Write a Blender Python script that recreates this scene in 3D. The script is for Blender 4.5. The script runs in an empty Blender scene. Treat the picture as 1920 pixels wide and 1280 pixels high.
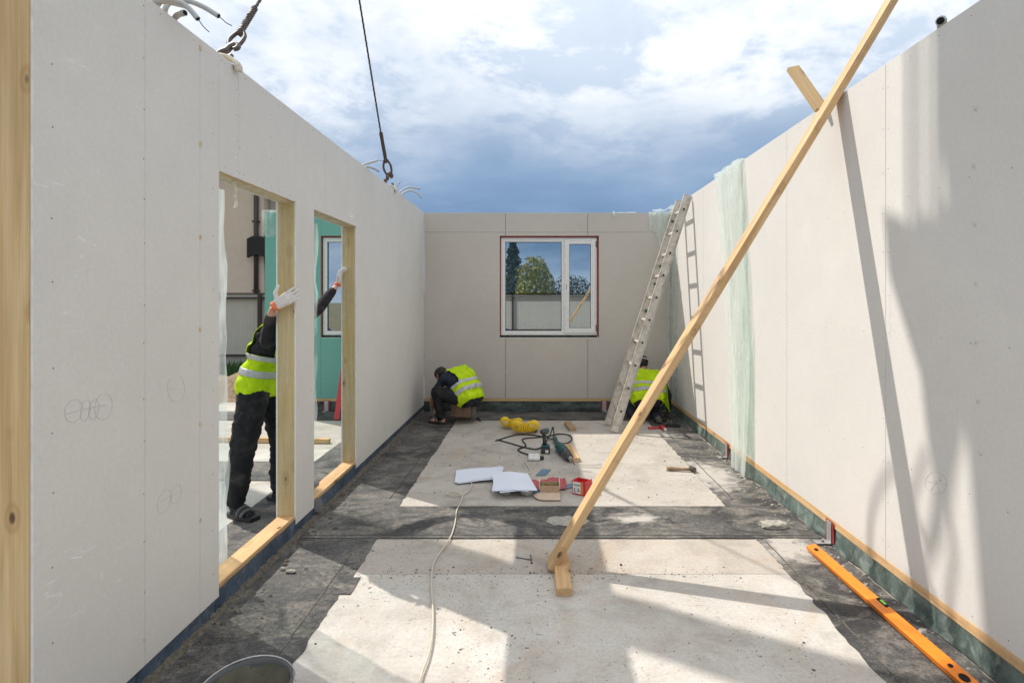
import bpy, bmesh, math, random
from mathutils import Vector, Matrix, noise
random.seed(11)
R = math.radians
sc = bpy.context.scene
col = sc.collection

# ------------------------------------------------------------------ camera
F, U0, V0, EYE = 1010.0, 1006.0, 562.0, 1.63      # focal length and vanishing point of the photograph (1920 px wide)
cam_d = bpy.data.cameras.new('camera')
cam = bpy.data.objects.new('camera', cam_d); col.objects.link(cam)
cam.location = (0, 0, EYE); cam.rotation_euler = (R(90), 0, 0)
cam_d.sensor_width = 36; cam_d.lens = F/1920*36
cam_d.shift_x = -(U0-960)/1920; cam_d.shift_y = -(640-V0)/1920
cam_d.clip_start = 0.05; cam_d.clip_end = 2000
sc.camera = cam

# ------------------------------------------------------------------ light
SUN = Vector((0.714, -0.463, -1.0)).normalized()           # direction the light travels
sd = bpy.data.lights.new('sun', 'SUN'); sd.energy = 3.1; sd.angle = R(0.55); sd.color = (1.0, 0.94, 0.855)
so = bpy.data.objects.new('sun', sd); col.objects.link(so); so.rotation_euler = SUN.to_track_quat('-Z', 'Y').to_euler()
so.location = (-8, 6, 14)
w = bpy.data.worlds.new('World'); sc.world = w; w.use_nodes = True
wn = w.node_tree; wn.nodes.clear()
def W(t, **k):
    n = wn.nodes.new(t)
    for a, b in k.items(): setattr(n, a, b)
    return n
def wl(a, b): wn.links.new(a, b)
def wmath(op, a, b=None, clamp=False):
    n = W('ShaderNodeMath', operation=op); n.use_clamp = clamp
    for i, x in enumerate((a, b)):
        if x is None: continue
        if isinstance(x, (int, float)): n.inputs[i].default_value = x
        else: wl(x, n.inputs[i])
    return n.outputs[0]
def wramp(f, st):
    n = W('ShaderNodeValToRGB'); e = n.color_ramp.elements
    while len(e) < len(st): e.new(0.5)
    for el, (p, c) in zip(e, st): el.position = p; el.color = (*c, 1) if len(c) == 3 else c
    wl(f, n.inputs[0]); return n.outputs[0]
def wmix(f, a, b):
    n = W('ShaderNodeMix', data_type='RGBA')
    for i, x in ((0, f), (6, a), (7, b)):
        if isinstance(x, (int, float)): n.inputs[i].default_value = x
        elif isinstance(x, tuple): n.inputs[i].default_value = (*x, 1)
        else: wl(x, n.inputs[i])
    return n.outputs[2]
sky = W('ShaderNodeTexSky', sky_type='NISHITA'); sky.sun_disc = False
sky.sun_elevation = math.asin(-SUN.z); sky.sun_rotation = math.atan2(-SUN.x, -SUN.y)
tc = W('ShaderNodeTexCoord'); sep = W('ShaderNodeSeparateXYZ'); wl(tc.outputs['Generated'], sep.inputs[0])
zc = wmath('MAXIMUM', sep.outputs[2], 0.0)
den = wmath('ADD', zc, 0.16)
cmb = W('ShaderNodeCombineXYZ'); wl(wmath('DIVIDE', sep.outputs[0], den), cmb.inputs[0]); wl(wmath('DIVIDE', sep.outputs[1], den), cmb.inputs[1])
def wnoise(scale, detail, rough, off=0.0, dist=0.0):
    n = W('ShaderNodeTexNoise', noise_dimensions='4D'); n.inputs['W'].default_value = off
    n.inputs['Scale'].default_value = scale; n.inputs['Detail'].default_value = detail
    n.inputs['Roughness'].default_value = rough; n.inputs['Distortion'].default_value = dist
    wl(cmb.outputs[0], n.inputs['Vector']); return n.outputs['Fac']
n1 = wnoise(2.7, 12, 0.60, 3.1, 0.30)       # puffs
n2 = wnoise(0.55, 4, 0.5, 7.7)              # large banks
n3 = wnoise(4.2, 9, 0.62, 1.3, 0.3)
n4 = wnoise(1.1, 6, 0.55, 5.2, 0.2)
S = 10.0
el = wmath('ADD', zc, wmath('MULTIPLY', wmath('SUBTRACT', n2, 0.5), 0.30))
el = wmath('ADD', el, wmath('MULTIPLY', wmath('SUBTRACT', n4, 0.5), 0.22))
base = wramp(el, [(0.0, (0.42, 0.50, 0.60)), (0.07, (0.27, 0.37, 0.51)), (0.135, (0.15, 0.24, 0.385)), (0.20, (0.195, 0.295, 0.45)), (0.29, (0.33, 0.42, 0.55)), (0.38, (0.46, 0.545, 0.665)), (0.50, (0.56, 0.64, 0.745)), (0.75, (0.84, 0.885, 0.94))])
puff = wramp(wmath('ADD', n1, wmath('MULTIPLY', wmath('SUBTRACT', n3, 0.5), 0.45)), [(0.425, (0, 0, 0)), (0.49, (0.6, 0.6, 0.6)), (0.565, (1, 1, 1))])
pm = wramp(el, [(0.22, (0, 0, 0)), (0.33, (0.40, 0.40, 0.40)), (0.45, (0.95, 0.95, 0.95))])
pc = wramp(n4, [(0.36, (0.66, 0.71, 0.78)), (0.58, (0.88, 0.885, 0.895))])
grey = wmix(wmath('MULTIPLY', puff, pm), base, pc)
gs = W('ShaderNodeVectorMath', operation='SCALE'); wl(grey, gs.inputs[0]); gs.inputs['Scale'].default_value = S*1.0
gap = wramp(wmath('ADD', n3, wmath('MULTIPLY', n2, 0.25)), [(0.40, (1, 1, 1)), (0.56, (0, 0, 0))])
gapf = wmath('MULTIPLY', gap, 0.12)
skyc = W('ShaderNodeVectorMath', operation='SCALE'); wl(sky.outputs[0], skyc.inputs[0]); skyc.inputs['Scale'].default_value = 1.0
mixc = wmix(gapf, gs.outputs[0], skyc.outputs[0])
bg = W('ShaderNodeBackground'); bg.inputs['Strength'].default_value = 0.10; wl(mixc, bg.inputs['Color'])
wo = W('ShaderNodeOutputWorld'); wl(bg.outputs[0], wo.inputs[0])
sc.view_settings.view_transform = 'Standard'; sc.view_settings.look = 'None'
sc.view_settings.gamma = 1; sc.view_settings.exposure = 0.42
sc.cycles.max_bounces = 8; sc.cycles.diffuse_bounces = 5; sc.cycles.transparent_max_bounces = 12

# ------------------------------------------------------------------ materials
class NT:
    def __init__(s, name):
        s.m = bpy.data.materials.new(name); s.m.use_nodes = True; s.t = s.m.node_tree; s.t.nodes.clear()
        s.o = s.n('ShaderNodeOutputMaterial'); s.b = None
    def n(s, t, **k):
        x = s.t.nodes.new(t)
        for a, b in k.items(): setattr(x, a, b)
        return x
    def put(s, sock, v):
        if v is None: return
        if isinstance(v, bpy.types.NodeSocket): s.t.links.new(v, sock)
        elif isinstance(v, (tuple, list)) and len(v) == 3 and sock.type == 'RGBA': sock.default_value = (*v, 1)
        else: sock.default_value = v
    def pos(s): return s.n('ShaderNodeNewGeometry').outputs['Position']
    def obj(s): return s.n('ShaderNodeTexCoord').outputs['Object']
    def map(s, v, scale=(1, 1, 1), loc=(0, 0, 0), rot=(0, 0, 0)):
        x = s.n('ShaderNodeMapping'); s.put(x.inputs[0], v); x.inputs['Scale'].default_value = scale
        x.inputs['Location'].default_value = loc; x.inputs['Rotation'].default_value = rot; return x.outputs[0]
    def noise(s, v, scale, detail=4, rough=0.55, dist=0.0):
        x = s.n('ShaderNodeTexNoise'); s.put(x.inputs['Vector'], v); x.inputs['Scale'].default_value = scale
        x.inputs['Detail'].default_value = detail; x.inputs['Roughness'].default_value = rough; x.inputs['Distortion'].default_value = dist
        return x.outputs['Fac']
    def vor(s, v, scale, feature='F1', rnd=1.0):
        x = s.n('ShaderNodeTexVoronoi', feature=feature); s.put(x.inputs['Vector'], v); x.inputs['Scale'].default_value = scale
        x.inputs['Randomness'].default_value = rnd; return x.outputs['Distance']
    def math(s, op, a, b=None, clamp=False):
        x = s.n('ShaderNodeMath', operation=op); x.use_clamp = clamp; s.put(x.inputs[0], a); s.put(x.inputs[1], b); return x.outputs[0]
    def ramp(s, f, *st):
        x = s.n('ShaderNodeValToRGB'); e = x.color_ramp.elements
        while len(e) < len(st): e.new(0.5)
        for el_, (p, c) in zip(e, st):
            el_.position = p
            if isinstance(c, (int, float)): c = (c, c, c)
            el_.color = (*c, 1)
        s.put(x.inputs[0], f); return x.outputs[0]
    def mix(s, f, a, b, mode='MIX'):
        x = s.n('ShaderNodeMix', data_type='RGBA', blend_type=mode); s.put(x.inputs[0], f); s.put(x.inputs[6], a); s.put(x.inputs[7], b); return x.outputs[2]
    def xyz(s, v):
        x = s.n('ShaderNodeSeparateXYZ'); s.put(x.inputs[0], v); return x.outputs
    def bump(s, h, strength=0.3, dist=0.01):
        x = s.n('ShaderNodeBump'); s.put(x.inputs['Height'], h); x.inputs['Strength'].default_value = strength; x.inputs['Distance'].default_value = dist; return x.outputs[0]
    def out(s, base, rough=0.6, normal=None, metal=0.0, spec=0.5, trans=0.0, sheen=0.0, coat=0.0):
        b = s.n('ShaderNodeBsdfPrincipled'); s.b = b
        s.put(b.inputs['Base Color'], base); s.put(b.inputs['Roughness'], rough); s.put(b.inputs['Normal'], normal)
        s.put(b.inputs['Metallic'], metal); s.put(b.inputs['Specular IOR Level'], spec); s.put(b.inputs['Transmission Weight'], trans)
        s.put(b.inputs['Sheen Weight'], sheen); s.put(b.inputs['Coat Weight'], coat)
        s.t.links.new(b.outputs[0], s.o.inputs[0]); return s.m
    def surf(s, sh): s.t.links.new(sh, s.o.inputs[0]); return s.m
M = {}
def plain(name, c, rough=0.6, metal=0.0, var=0.12, scale=18, bump=0.0, spec=0.5, dirt=None):
    n = NT(name); v = n.obj(); f = n.noise(v, scale, 5, 0.6)
    lo = tuple(x*(1-var) for x in c); hi = tuple(min(1, x*(1+var)) for x in c)
    base = n.ramp(f, (0.3, lo), (0.7, hi))
    if dirt:
        g = n.noise(v, scale*0.45, 6, 0.65); base = n.mix(n.ramp(g, (0.52, 0.0), (0.68, 0.8)), base, dirt)
    M[name] = n.out(base, rough, n.bump(f, bump, 0.005) if bump else None, metal, spec)
    return M[name]

def board_mat(name, c, scuff=0.5):
    n = NT(name); p = n.pos()
    big = n.noise(p, 0.9, 4, 0.6); fine = n.noise(p, 60, 4, 0.6); mid = n.noise(p, 6, 5, 0.6)
    base = n.ramp(big, (0.3, tuple(x*0.95 for x in c)), (0.72, tuple(x*1.04 for x in c)))
    base = n.mix(n.ramp(mid, (0.35, 0.0), (0.75, 0.22)), base, tuple(x*0.86 for x in c))
    base = n.mix(0.12, base, n.ramp(fine, (0.3, 0.35), (0.7, 0.9)), 'MULTIPLY')
    # chalky scuffs and scratches with a shape of their own
    s1 = n.noise(n.map(p, (5, 5, 17), rot=(0.5, 0.2, 0.0)), 1.0, 6, 0.72, 1.5); s2 = n.noise(p, 1.3, 3, 0.5)
    sm = n.math('MULTIPLY', n.ramp(s1, (0.62, 0.0), (0.70, 1.0)), n.ramp(s2, (0.48, 0.0), (0.62, scuff)))
    base = n.mix(sm, base, (0.86, 0.85, 0.83))
    s3 = n.noise(n.map(p, (9, 9, 60), rot=(0.9, 0.4, 0.3)), 1.0, 4, 0.6, 2.0); s4 = n.noise(p, 2.1, 3, 0.5)
    dm = n.math('MULTIPLY', n.ramp(s3, (0.70, 0.0), (0.76, 1.0)), n.ramp(s4, (0.5, 0.0), (0.66, 0.35)))
    base = n.mix(dm, base, tuple(x*0.55 for x in c))
    # a little grime low on the panel
    M[name] = n.out(base, n.ramp(mid, (0.3, 0.72), (0.7, 0.9)), n.bump(fine, 0.12, 0.003), 0, 0.25)
    return M[name]
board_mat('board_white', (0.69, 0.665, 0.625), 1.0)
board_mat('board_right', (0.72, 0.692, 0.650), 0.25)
board_mat('board_back_shaded', (0.60, 0.555, 0.495), 0.6)  # same board as the other walls, darkened: this wall's shade is in the colour
board_mat('board_green', (0.20, 0.46, 0.385), 0.3)

def wood_mat(name, a, b, c, knots=True, dirty=0.0):
    n = NT(name); v = n.obj()
    info = n.n('ShaderNodeObjectInfo').outputs['Random']
    off = n.n('ShaderNodeVectorMath', operation='ADD'); n.put(off.inputs[0], v)
    cmb_ = n.n('ShaderNodeCombineXYZ'); r10 = n.math('MULTIPLY', info, 37.0)
    for i in range(3): n.put(cmb_.inputs[i], r10)
    n.t.links.new(cmb_.outputs[0], off.inputs[1]); v = off.outputs[0]
    g = n.noise(n.map(v, (34, 34, 1.3)), 1.0, 5, 0.6, 0.6); g2 = n.noise(n.map(v, (120, 120, 3)), 1.0, 3, 0.5)
    big = n.noise(n.map(v, (6, 6, 1.1)), 1.0, 4, 0.5)
    base = n.ramp(g, (0.28, a), (0.5, b), (0.74, c))
    base = n.mix(0.35, base, n.ramp(g2, (0.3, 0.55), (0.7, 1.0)), 'MULTIPLY')
    base = n.mix(n.ramp(big, (0.45, 0.0), (0.8, 0.45)), base, tuple(x*0.6 for x in a))
    if knots:
        k = n.vor(n.map(v, (7, 7, 3.6)), 1.0); base = n.mix(n.ramp(k, (0.05, 0.0), (0.16, 0.5), (0.22, 0.0)), base, (0.42, 0.23, 0.09)); base = n.mix(n.ramp(k, (0.06, 0.95), (0.10, 0.0)), base, (0.12, 0.055, 0.025))
    if dirty:
        d = n.noise(v, 14, 6, 0.7); base = n.mix(n.ramp(d, (0.5, 0.0), (0.7, dirty)), base, (0.2, 0.18, 0.15))
    M[name] = n.out(base, 0.62, n.bump(g, 0.18, 0.003), 0, 0.35); return M[name]
wood_mat('wood_stud', (0.56, 0.365, 0.165), (0.69, 0.485, 0.245), (0.77, 0.58, 0.33))
wood_mat('wood_new', (0.57, 0.335, 0.150), (0.71, 0.455, 0.225), (0.80, 0.57, 0.33), True, 0.28)
wood_mat('wood_film', (0.56, 0.37, 0.16), (0.68, 0.48, 0.23), (0.74, 0.57, 0.33))
wood_mat('wood_old', (0.30, 0.19, 0.10), (0.42, 0.28, 0.16), (0.50, 0.36, 0.22), True, 0.6)

def concrete(name, c, seed):
    n = NT(name); p = n.map(n.pos(), (1, 1, 1), (seed, seed*1.7, 0))
    big = n.noise(p, 0.8, 5, 0.6); mid = n.noise(p, 5, 6, 0.65); fine = n.noise(p, 55, 5, 0.7)
    ln = n.noise(n.map(p, (5.0, 60, 1)), 1.0, 4, 0.7, 1.2)                # fine drag lines left by the float
    base = n.ramp(big, (0.28, tuple(x*0.82 for x in c)), (0.7, tuple(x*1.07 for x in c)))
    base = n.mix(n.ramp(mid, (0.42, 0.0), (0.72, 0.5)), base, (c[0]*0.80, c[1]*0.70, c[2]*0.60))
    base = n.mix(0.3, base, n.ramp(ln, (0.25, 0.74), (0.65, 1.0)), 'MULTIPLY')
    base = n.mix(0.4, base, n.ramp(fine, (0.3, 0.55), (0.62, 1.0)), 'MULTIPLY')
    # tan stains
    st = n.noise(p, 1.7, 5, 0.6, 0.8); base = n.mix(n.ramp(st, (0.56, 0.0), (0.72, 0.5)), base, (0.45, 0.335, 0.23))
    # tar splashes, crumbs trodden in
    wob = n.n('ShaderNodeVectorMath', operation='ADD'); n.put(wob.inputs[0], n.map(p, (1, 1.0, 0)))
    wb = n.n('ShaderNodeTexNoise'); n.put(wb.inputs['Vector'], p); wb.inputs['Scale'].default_value = 26; wb.inputs['Detail'].default_value = 4
    sc2 = n.n('ShaderNodeVectorMath', operation='SCALE'); n.put(sc2.inputs[0], wb.outputs['Color']); sc2.inputs['Scale'].default_value = 0.07
    n.t.links.new(sc2.outputs[0], wob.inputs[1])
    mask = n.noise(p, 1.4, 3, 0.5)
    for sc_k, r0, r1, lo, hi in ((3.6, 0.035, 0.045, 0.40, 0.5), (9, 0.06, 0.075, 0.45, 0.6), (28, 0.11, 0.15, 0.42, 0.60), (75, 0.12, 0.18, 0.44, 0.62)):
        d = n.vor(wob.outputs[0], sc_k); f = n.math('MULTIPLY', n.ramp(d, (r0, 1.0), (r1, 0.0)), n.ramp(mask, (lo, 0.0), (hi, 0.85)))
        base = n.mix(f, base, (0.05, 0.045, 0.04))
    gm = n.noise(p, 2.3, 8, 0.72, 0.5); base = n.mix(n.ramp(gm, (0.49, 0.0), (0.66, 0.62)), base, (c[0]*0.52, c[1]*0.50, c[2]*0.48))
    sm = n.noise(n.map(p, (2.2, 16, 1), rot=(0, 0, -0.25)), 1.0, 7, 0.72, 1.4); base = n.mix(n.ramp(sm, (0.64, 0.0), (0.70, 0.55)), base, (0.13, 0.12, 0.105))
    # whitish scrapes
    sw = n.noise(n.map(p, (3, 22, 1), rot=(0, 0, 0.35)), 1.0, 5, 0.7, 1.0)
    base = n.mix(n.ramp(sw, (0.62, 0.0), (0.74, 0.5)), base, (0.66, 0.63, 0.58))
    h = n.math('ADD', n.math('MULTIPLY', fine, 0.6), n.math('MULTIPLY', ln, 0.4))
    M[name] = n.out(base, n.ramp(mid, (0.3, 0.78), (0.7, 0.95)), n.bump(h, 0.35, 0.006), 0, 0.2)
concrete('concrete_a', (0.55, 0.515, 0.468), 0.0)
concrete('concrete_b', (0.64, 0.61, 0.565), 4.3)
concrete('concrete_d', (0.56, 0.512, 0.458), 6.4)
concrete('concrete_c', (0.45, 0.42, 0.375), 9.1)

def membrane(name, dust, rot=0.0, blob=None, seed=0.0):
    n = NT(name); p0 = n.pos(); p = n.map(p0, (1, 1, 1), (seed, seed, 0))
    a = n.noise(n.map(p, (3.2, 5.5, 1), rot=(0, 0, rot)), 1.0, 9, 0.72, 0.9); b = n.noise(p, 1.6, 5, 0.6); f = n.noise(p, 45, 5, 0.7)
    s = n.noise(n.map(p, (9, 38, 1), rot=(0, 0, rot+0.4)), 1.0, 6, 0.7, 1.8)
    base = n.ramp(b, (0.34, (0.040, 0.041, 0.046)), (0.66, (0.155, 0.15, 0.145)))
    base = n.mix(n.ramp(a, (0.45, 0.0), (0.62, dust)), base, (0.33, 0.30, 0.26))
    base = n.mix(n.ramp(s, (0.56, 0.0), (0.72, dust*0.7)), base, (0.38, 0.36, 0.32))
    f2 = n.noise(p, 140, 3, 0.6); base = n.mix(0.75, base, n.ramp(f, (0.3, 0.3), (0.65, 1.1)), 'MULTIPLY'); base = n.mix(0.6, base, n.ramp(f2, (0.35, 0.35), (0.62, 1.0)), 'MULTIPLY')
    if blob:
        for (cx, cy, rx, ry, lo) in blob:
            q = n.n('ShaderNodeVectorMath', operation='LENGTH'); n.put(q.inputs[0], n.map(p0, (1/rx, 1/ry, 0), (-cx/rx, -cy/ry, 0)))
            d = n.math('SUBTRACT', 1.0, q.outputs['Value'], True); bn = n.noise(n.map(p, (7, 11, 1)), 1.0, 7, 0.72, 0.5)
            base = n.mix(n.ramp(n.math('MULTIPLY', n.math('ADD', d, 0.35), bn), (lo, 0.0), (lo+0.22, 0.85)), base, (0.52, 0.485, 0.44))
    h = n.math('ADD', n.math('MULTIPLY', f, 0.5), a)
    M[name] = n.out(base, n.ramp(a, (0.3, 0.5), (0.7, 0.9)), n.bump(h, 0.4, 0.008), 0, 0.35)
membrane('membrane_side', 0.75, 0.9, seed=2.0)
membrane('membrane_cross', 0.8, 0.0, [(0.75, 4.0, 0.35, 0.16, 0.36)], seed=5.0)
membrane('membrane_right', 0.85, 1.35, [(1.55, 5.0, 0.5, 0.75, 0.30), (1.66, 3.55, 0.32, 0.35, 0.30), (1.45, 6.6, 0.5, 0.6, 0.36)], seed=8.0)
membrane('membrane_back', 0.5, 0.0, seed=3.0)

def film_mat(name, tint, opac, rough=0.22):
    n = NT(name); p = n.obj()
    wr = n.noise(n.map(p, (10, 10, 1.8)), 1.0, 5, 0.55, 0.7); fac = n.ramp(wr, (0.38, max(0, opac-0.22)), (0.68, min(1, opac+0.28)))
    tr = n.n('ShaderNodeBsdfTransparent'); tr.inputs[0].default_value = (*tuple(min(1, x*1.05) for x in tint), 1)
    b = n.n('ShaderNodeBsdfPrincipled'); n.put(b.inputs['Base Color'], tint); b.inputs['Roughness'].default_value = rough
    nb = n.bump(wr, 0.6, 0.02); n.put(b.inputs['Normal'], nb)
    tl = n.n('ShaderNodeBsdfTranslucent'); n.put(tl.inputs[0], tint)
    m1 = n.n('ShaderNodeMixShader'); m1.inputs[0].default_value = 0.45; n.t.links.new(b.outputs[0], m1.inputs[1]); n.t.links.new(tl.outputs[0], m1.inputs[2])
    m2 = n.n('ShaderNodeMixShader'); n.put(m2.inputs[0], fac); n.t.links.new(tr.outputs[0], m2.inputs[1]); n.t.links.new(m1.outputs[0], m2.inputs[2])
    M[name] = n.surf(m2.outputs[0])
film_mat('film_clear', (0.86, 0.91, 0.88), 0.34)
film_mat('film_green', (0.885, 0.935, 0.905), 0.62)
film_mat('film_white', (0.80, 0.87, 0.86), 0.52)
film_mat('film_thin', (0.86, 0.90, 0.85), 0.10)

def foil(name, a, b, pale, thr=0.56):
    n = NT(name); p = n.pos(); f = n.noise(n.map(p, (7, 7, 3), rot=(0.5, 0.3, 0)), 1.0, 5, 0.55, 0.5); g = n.noise(n.map(p, (8, 8, 6), rot=(0.9, 0.2, 0)), 1.0, 6, 0.62, 0.8); d = n.noise(p, 30, 5, 0.7)
    base = n.ramp(f, (0.3, a), (0.65, b)); base = n.mix(n.ramp(g, (thr, 0.0), (thr+0.2, 0.6)), base, pale)
    base = n.mix(n.ramp(d, (0.55, 0.0), (0.72, 0.35)), base, (0.42, 0.38, 0.31))
    M[name] = n.out(base, n.ramp(f, (0.3, 0.22), (0.7, 0.5)), n.bump(n.math('ADD', f, g), 0.7, 0.02), 0, 0.6)
foil('foil_green', (0.045, 0.072, 0.063), (0.14, 0.19, 0.17), (0.42, 0.48, 0.44), 0.50)
foil('foil_dark', (0.012, 0.02, 0.018), (0.035, 0.055, 0.048), (0.20, 0.23, 0.21), 0.62)
foil('foil_blue', (0.03, 0.052, 0.088), (0.07, 0.105, 0.155), (0.30, 0.34, 0.40), 0.60)

plain('plaster_edge', (0.74, 0.73, 0.70), 0.85)
plain('core', (0.22, 0.20, 0.17), 0.9)
plain('screw', (0.10, 0.095, 0.10), 0.5, 0.3)
plain('plug', (0.56, 0.42, 0.29), 0.8, 0, 0.3, 60)
plain('pencil', (0.54, 0.53, 0.52), 0.7)
plain('print_blue', (0.56, 0.60, 0.68), 0.8)
plain('pvc', (0.80, 0.80, 0.78), 0.35, 0, 0.05, 30)
plain('pvc_print', (0.42, 0.43, 0.42), 0.5)
plain('gasket', (0.02, 0.02, 0.022), 0.6)
plain('seal_red', (0.36, 0.125, 0.10), 0.75, 0, 0.3, 25)
plain('sticker_blue', (0.02, 0.05, 0.25), 0.4)
plain('steel_dark', (0.13, 0.115, 0.105), 0.5, 0.7, 0.35, 22, 0.3, 0.5, (0.20, 0.11, 0.07))
plain('rope_steel', (0.10, 0.08, 0.075), 0.55, 0.5, 0.4, 60)
plain('rope_white', (0.66, 0.62, 0.52), 0.85, 0, 0.25, 40)
plain('conduit', (0.50, 0.515, 0.51), 0.5, 0, 0.1, 30)
plain('hole_black', (0.006, 0.006, 0.007), 0.9)
plain('wire', (0.10, 0.10, 0.11), 0.5, 0.5)
plain('aluminium', (0.58, 0.54, 0.475), 0.55, 0.2, 0.22, 14, 0.2, 0.5, (0.34, 0.31, 0.27))
plain('ladder_foot', (0.03, 0.03, 0.03), 0.8)
plain('paint_green', (0.02, 0.10, 0.055), 0.6)
plain('paint_brown', (0.20, 0.07, 0.035), 0.6)
plain('level_orange', (0.86, 0.235, 0.012), 0.36, 0, 0.06, 12, 0.0, 0.5, (0.70, 0.22, 0.04))
plain('vial', (0.28, 0.75, 0.06), 0.15)
plain('galv', (0.50, 0.50, 0.50), 0.4, 0.6, 0.2, 40)
plain('tape_red', (0.34, 0.035, 0.035), 0.5)
plain('red_paint', (0.52, 0.03, 0.035), 0.45)
plain('paper', (0.70, 0.74, 0.84), 0.75, 0, 0.03, 9)
plain('ink', (0.70, 0.72, 0.80), 0.7)
plain('cardboard', (0.50, 0.345, 0.22), 0.85, 0, 0.1, 30)
plain('cardboard_pale', (0.56, 0.43, 0.33), 0.85, 0, 0.1, 30)
plain('red_print', (0.56, 0.028, 0.035), 0.45)
plain('orange_print', (0.72, 0.22, 0.06), 0.5)
plain('label_white', (0.78, 0.76, 0.72), 0.6)
plain('brass', (0.42, 0.34, 0.16), 0.4, 0.7)
plain('bag_red', (0.42, 0.06, 0.06), 0.4, 0, 0.25, 30)
plain('sand_paper', (0.13, 0.20, 0.28), 0.9)
plain('pot', (0.42, 0.42, 0.37), 0.35, 0, 0.3, 30)
plain('hose_yellow', (0.80, 0.55, 0.015), 0.38, 0, 0.1, 20)
plain('black_rubber', (0.018, 0.018, 0.02), 0.55)
plain('tool_teal', (0.008, 0.075, 0.082), 0.42)
plain('tool_dark', (0.045, 0.045, 0.05), 0.5, 0, 0.3, 30, 0, 0.5, (0.16, 0.15, 0.14))
plain('cable_beige', (0.58, 0.52, 0.42), 0.6, 0, 0.12, 40)
plain('socket_white', (0.70, 0.70, 0.68), 0.45, 0, 0.08, 30)
plain('mortar', (0.36, 0.345, 0.30), 0.95, 0, 0.25, 40, 0.6)
plain('mortar_dark', (0.115, 0.10, 0.078), 0.95, 0, 0.5, 45, 0.8)
plain('chip_dark', (0.075, 0.068, 0.06), 0.9, 0, 0.5, 30)
plain('chip_pale', (0.33, 0.305, 0.265), 0.95, 0, 0.2, 30)
plain('bucket', (0.085, 0.088, 0.088), 0.75, 0, 0.12, 12, 0, 0.5, (0.36, 0.34, 0.29))
plain('cement_wet', (0.13, 0.12, 0.085), 0.75, 0, 0.4, 9, 0.6)
plain('glove', (0.70, 0.66, 0.63), 0.9, 0, 0.10, 30, 0.2, 0.5, (0.52, 0.48, 0.44))
plain('glove_grey', (0.34, 0.31, 0.28), 0.9, 0, 0.2, 30)
plain('cuff_orange', (0.78, 0.20, 0.09), 0.8)
plain('skin', (0.50, 0.28, 0.19), 0.55, 0, 0.08, 30)
plain('hair', (0.022, 0.017, 0.014), 0.7)
plain('black_cloth', (0.016, 0.016, 0.019), 0.85, 0, 0.5, 14, 0.5, 0.3, (0.060, 0.055, 0.050))
plain('navy_cloth', (0.022, 0.028, 0.045), 0.85, 0, 0.35, 12, 0.3, 0.3)
plain('brown_cloth', (0.28, 0.185, 0.125), 0.9, 0, 0.3, 14, 0.3)
plain('boot', (0.11, 0.10, 0.085), 0.8, 0, 0.35, 25)
plain('strap_grey', (0.12, 0.12, 0.12), 0.7)
plain('reflective', (0.47, 0.47, 0.485), 0.45, 0.15, 0.08, 40)
n = NT('hivis'); v = n.obj(); f = n.noise(n.map(v, (7, 7, 4)), 1.0, 5, 0.6, 1.2); g = n.noise(v, 300, 2, 0.5)
M['hivis'] = n.out(n.mix(n.ramp(n.noise(v, 16, 6, 0.65), (0.55, 0.0), (0.75, 0.35)), n.ramp(f, (0.3, (0.42, 0.62, 0.004)), (0.7, (0.58, 0.83, 0.012))), (0.34, 0.42, 0.05)), 0.7, n.bump(n.math('ADD', f, n.math('MULTIPLY', g, 0.08)), 0.9, 0.03), 0, 0.2)
plain('stucco', (0.62, 0.52, 0.415), 0.95, 0, 0.05, 5, 0.2)
plain('stucco_grey', (0.42, 0.385, 0.345), 0.95, 0, 0.05, 5, 0.2)
plain('pipe_brown', (0.035, 0.025, 0.022), 0.5)
plain('roof_tile', (0.14, 0.07, 0.05), 0.8)
plain('fence_sheet', (0.50, 0.48, 0.43), 0.5, 0, 0.05, 3)
plain('fence_rail', (0.045, 0.032, 0.03), 0.5)
plain('bark', (0.09, 0.065, 0.045), 0.95, 0, 0.3, 20)
plain('leaf_dark', (0.022, 0.05, 0.022), 0.7, 0, 0.4, 8)
plain('leaf_light', (0.29, 0.29, 0.055), 0.7, 0, 0.4, 8)
plain('grass', (0.03, 0.085, 0.015), 0.8, 0, 0.5, 6)
plain('crane_yellow', (0.75, 0.42, 0.02), 0.45)
n = NT('ground_soil'); p = n.pos(); a = n.noise(p, 0.6, 6, 0.65); b = n.noise(p, 9, 6, 0.7)
M['ground_soil'] = n.out(n.mix(n.ramp(a, (0.4, 0.0), (0.6, 0.8)), n.ramp(b, (0.3, (0.13, 0.09, 0.055)), (0.7, (0.27, 0.20, 0.13))), (0.05, 0.09, 0.03)), 0.95, n.bump(b, 0.6, 0.05))
n = NT('soil'); p = n.pos(); b = n.noise(p, 11, 6, 0.7)
M['soil'] = n.out(n.ramp(b, (0.3, (0.16, 0.105, 0.06)), (0.7, (0.36, 0.26, 0.17))), 0.95, n.bump(b, 0.9, 0.05))
# window glass: coated double glazing, strong mirror reflection over a dim view through
n = NT('glass'); gl = n.n('ShaderNodeBsdfGlossy'); gl.inputs[0].default_value = (0.86, 0.92, 0.97, 1); gl.inputs['Roughness'].default_value = 0.0
f = n.noise(n.map(n.pos(), (0.8, 1, 0.8)), 1.0, 2, 0.5); n.put(gl.inputs['Normal'], n.bump(f, 0.02, 0.02))
tr = n.n('ShaderNodeBsdfTransparent'); tr.inputs[0].default_value = (0.42, 0.48, 0.48, 1)
mx = n.n('ShaderNodeMixShader'); mx.inputs[0].default_value = 0.62; n.t.links.new(tr.outputs[0], mx.inputs[1]); n.t.links.new(gl.outputs[0], mx.inputs[2])
M['glass'] = n.surf(mx.outputs[0])

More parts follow.
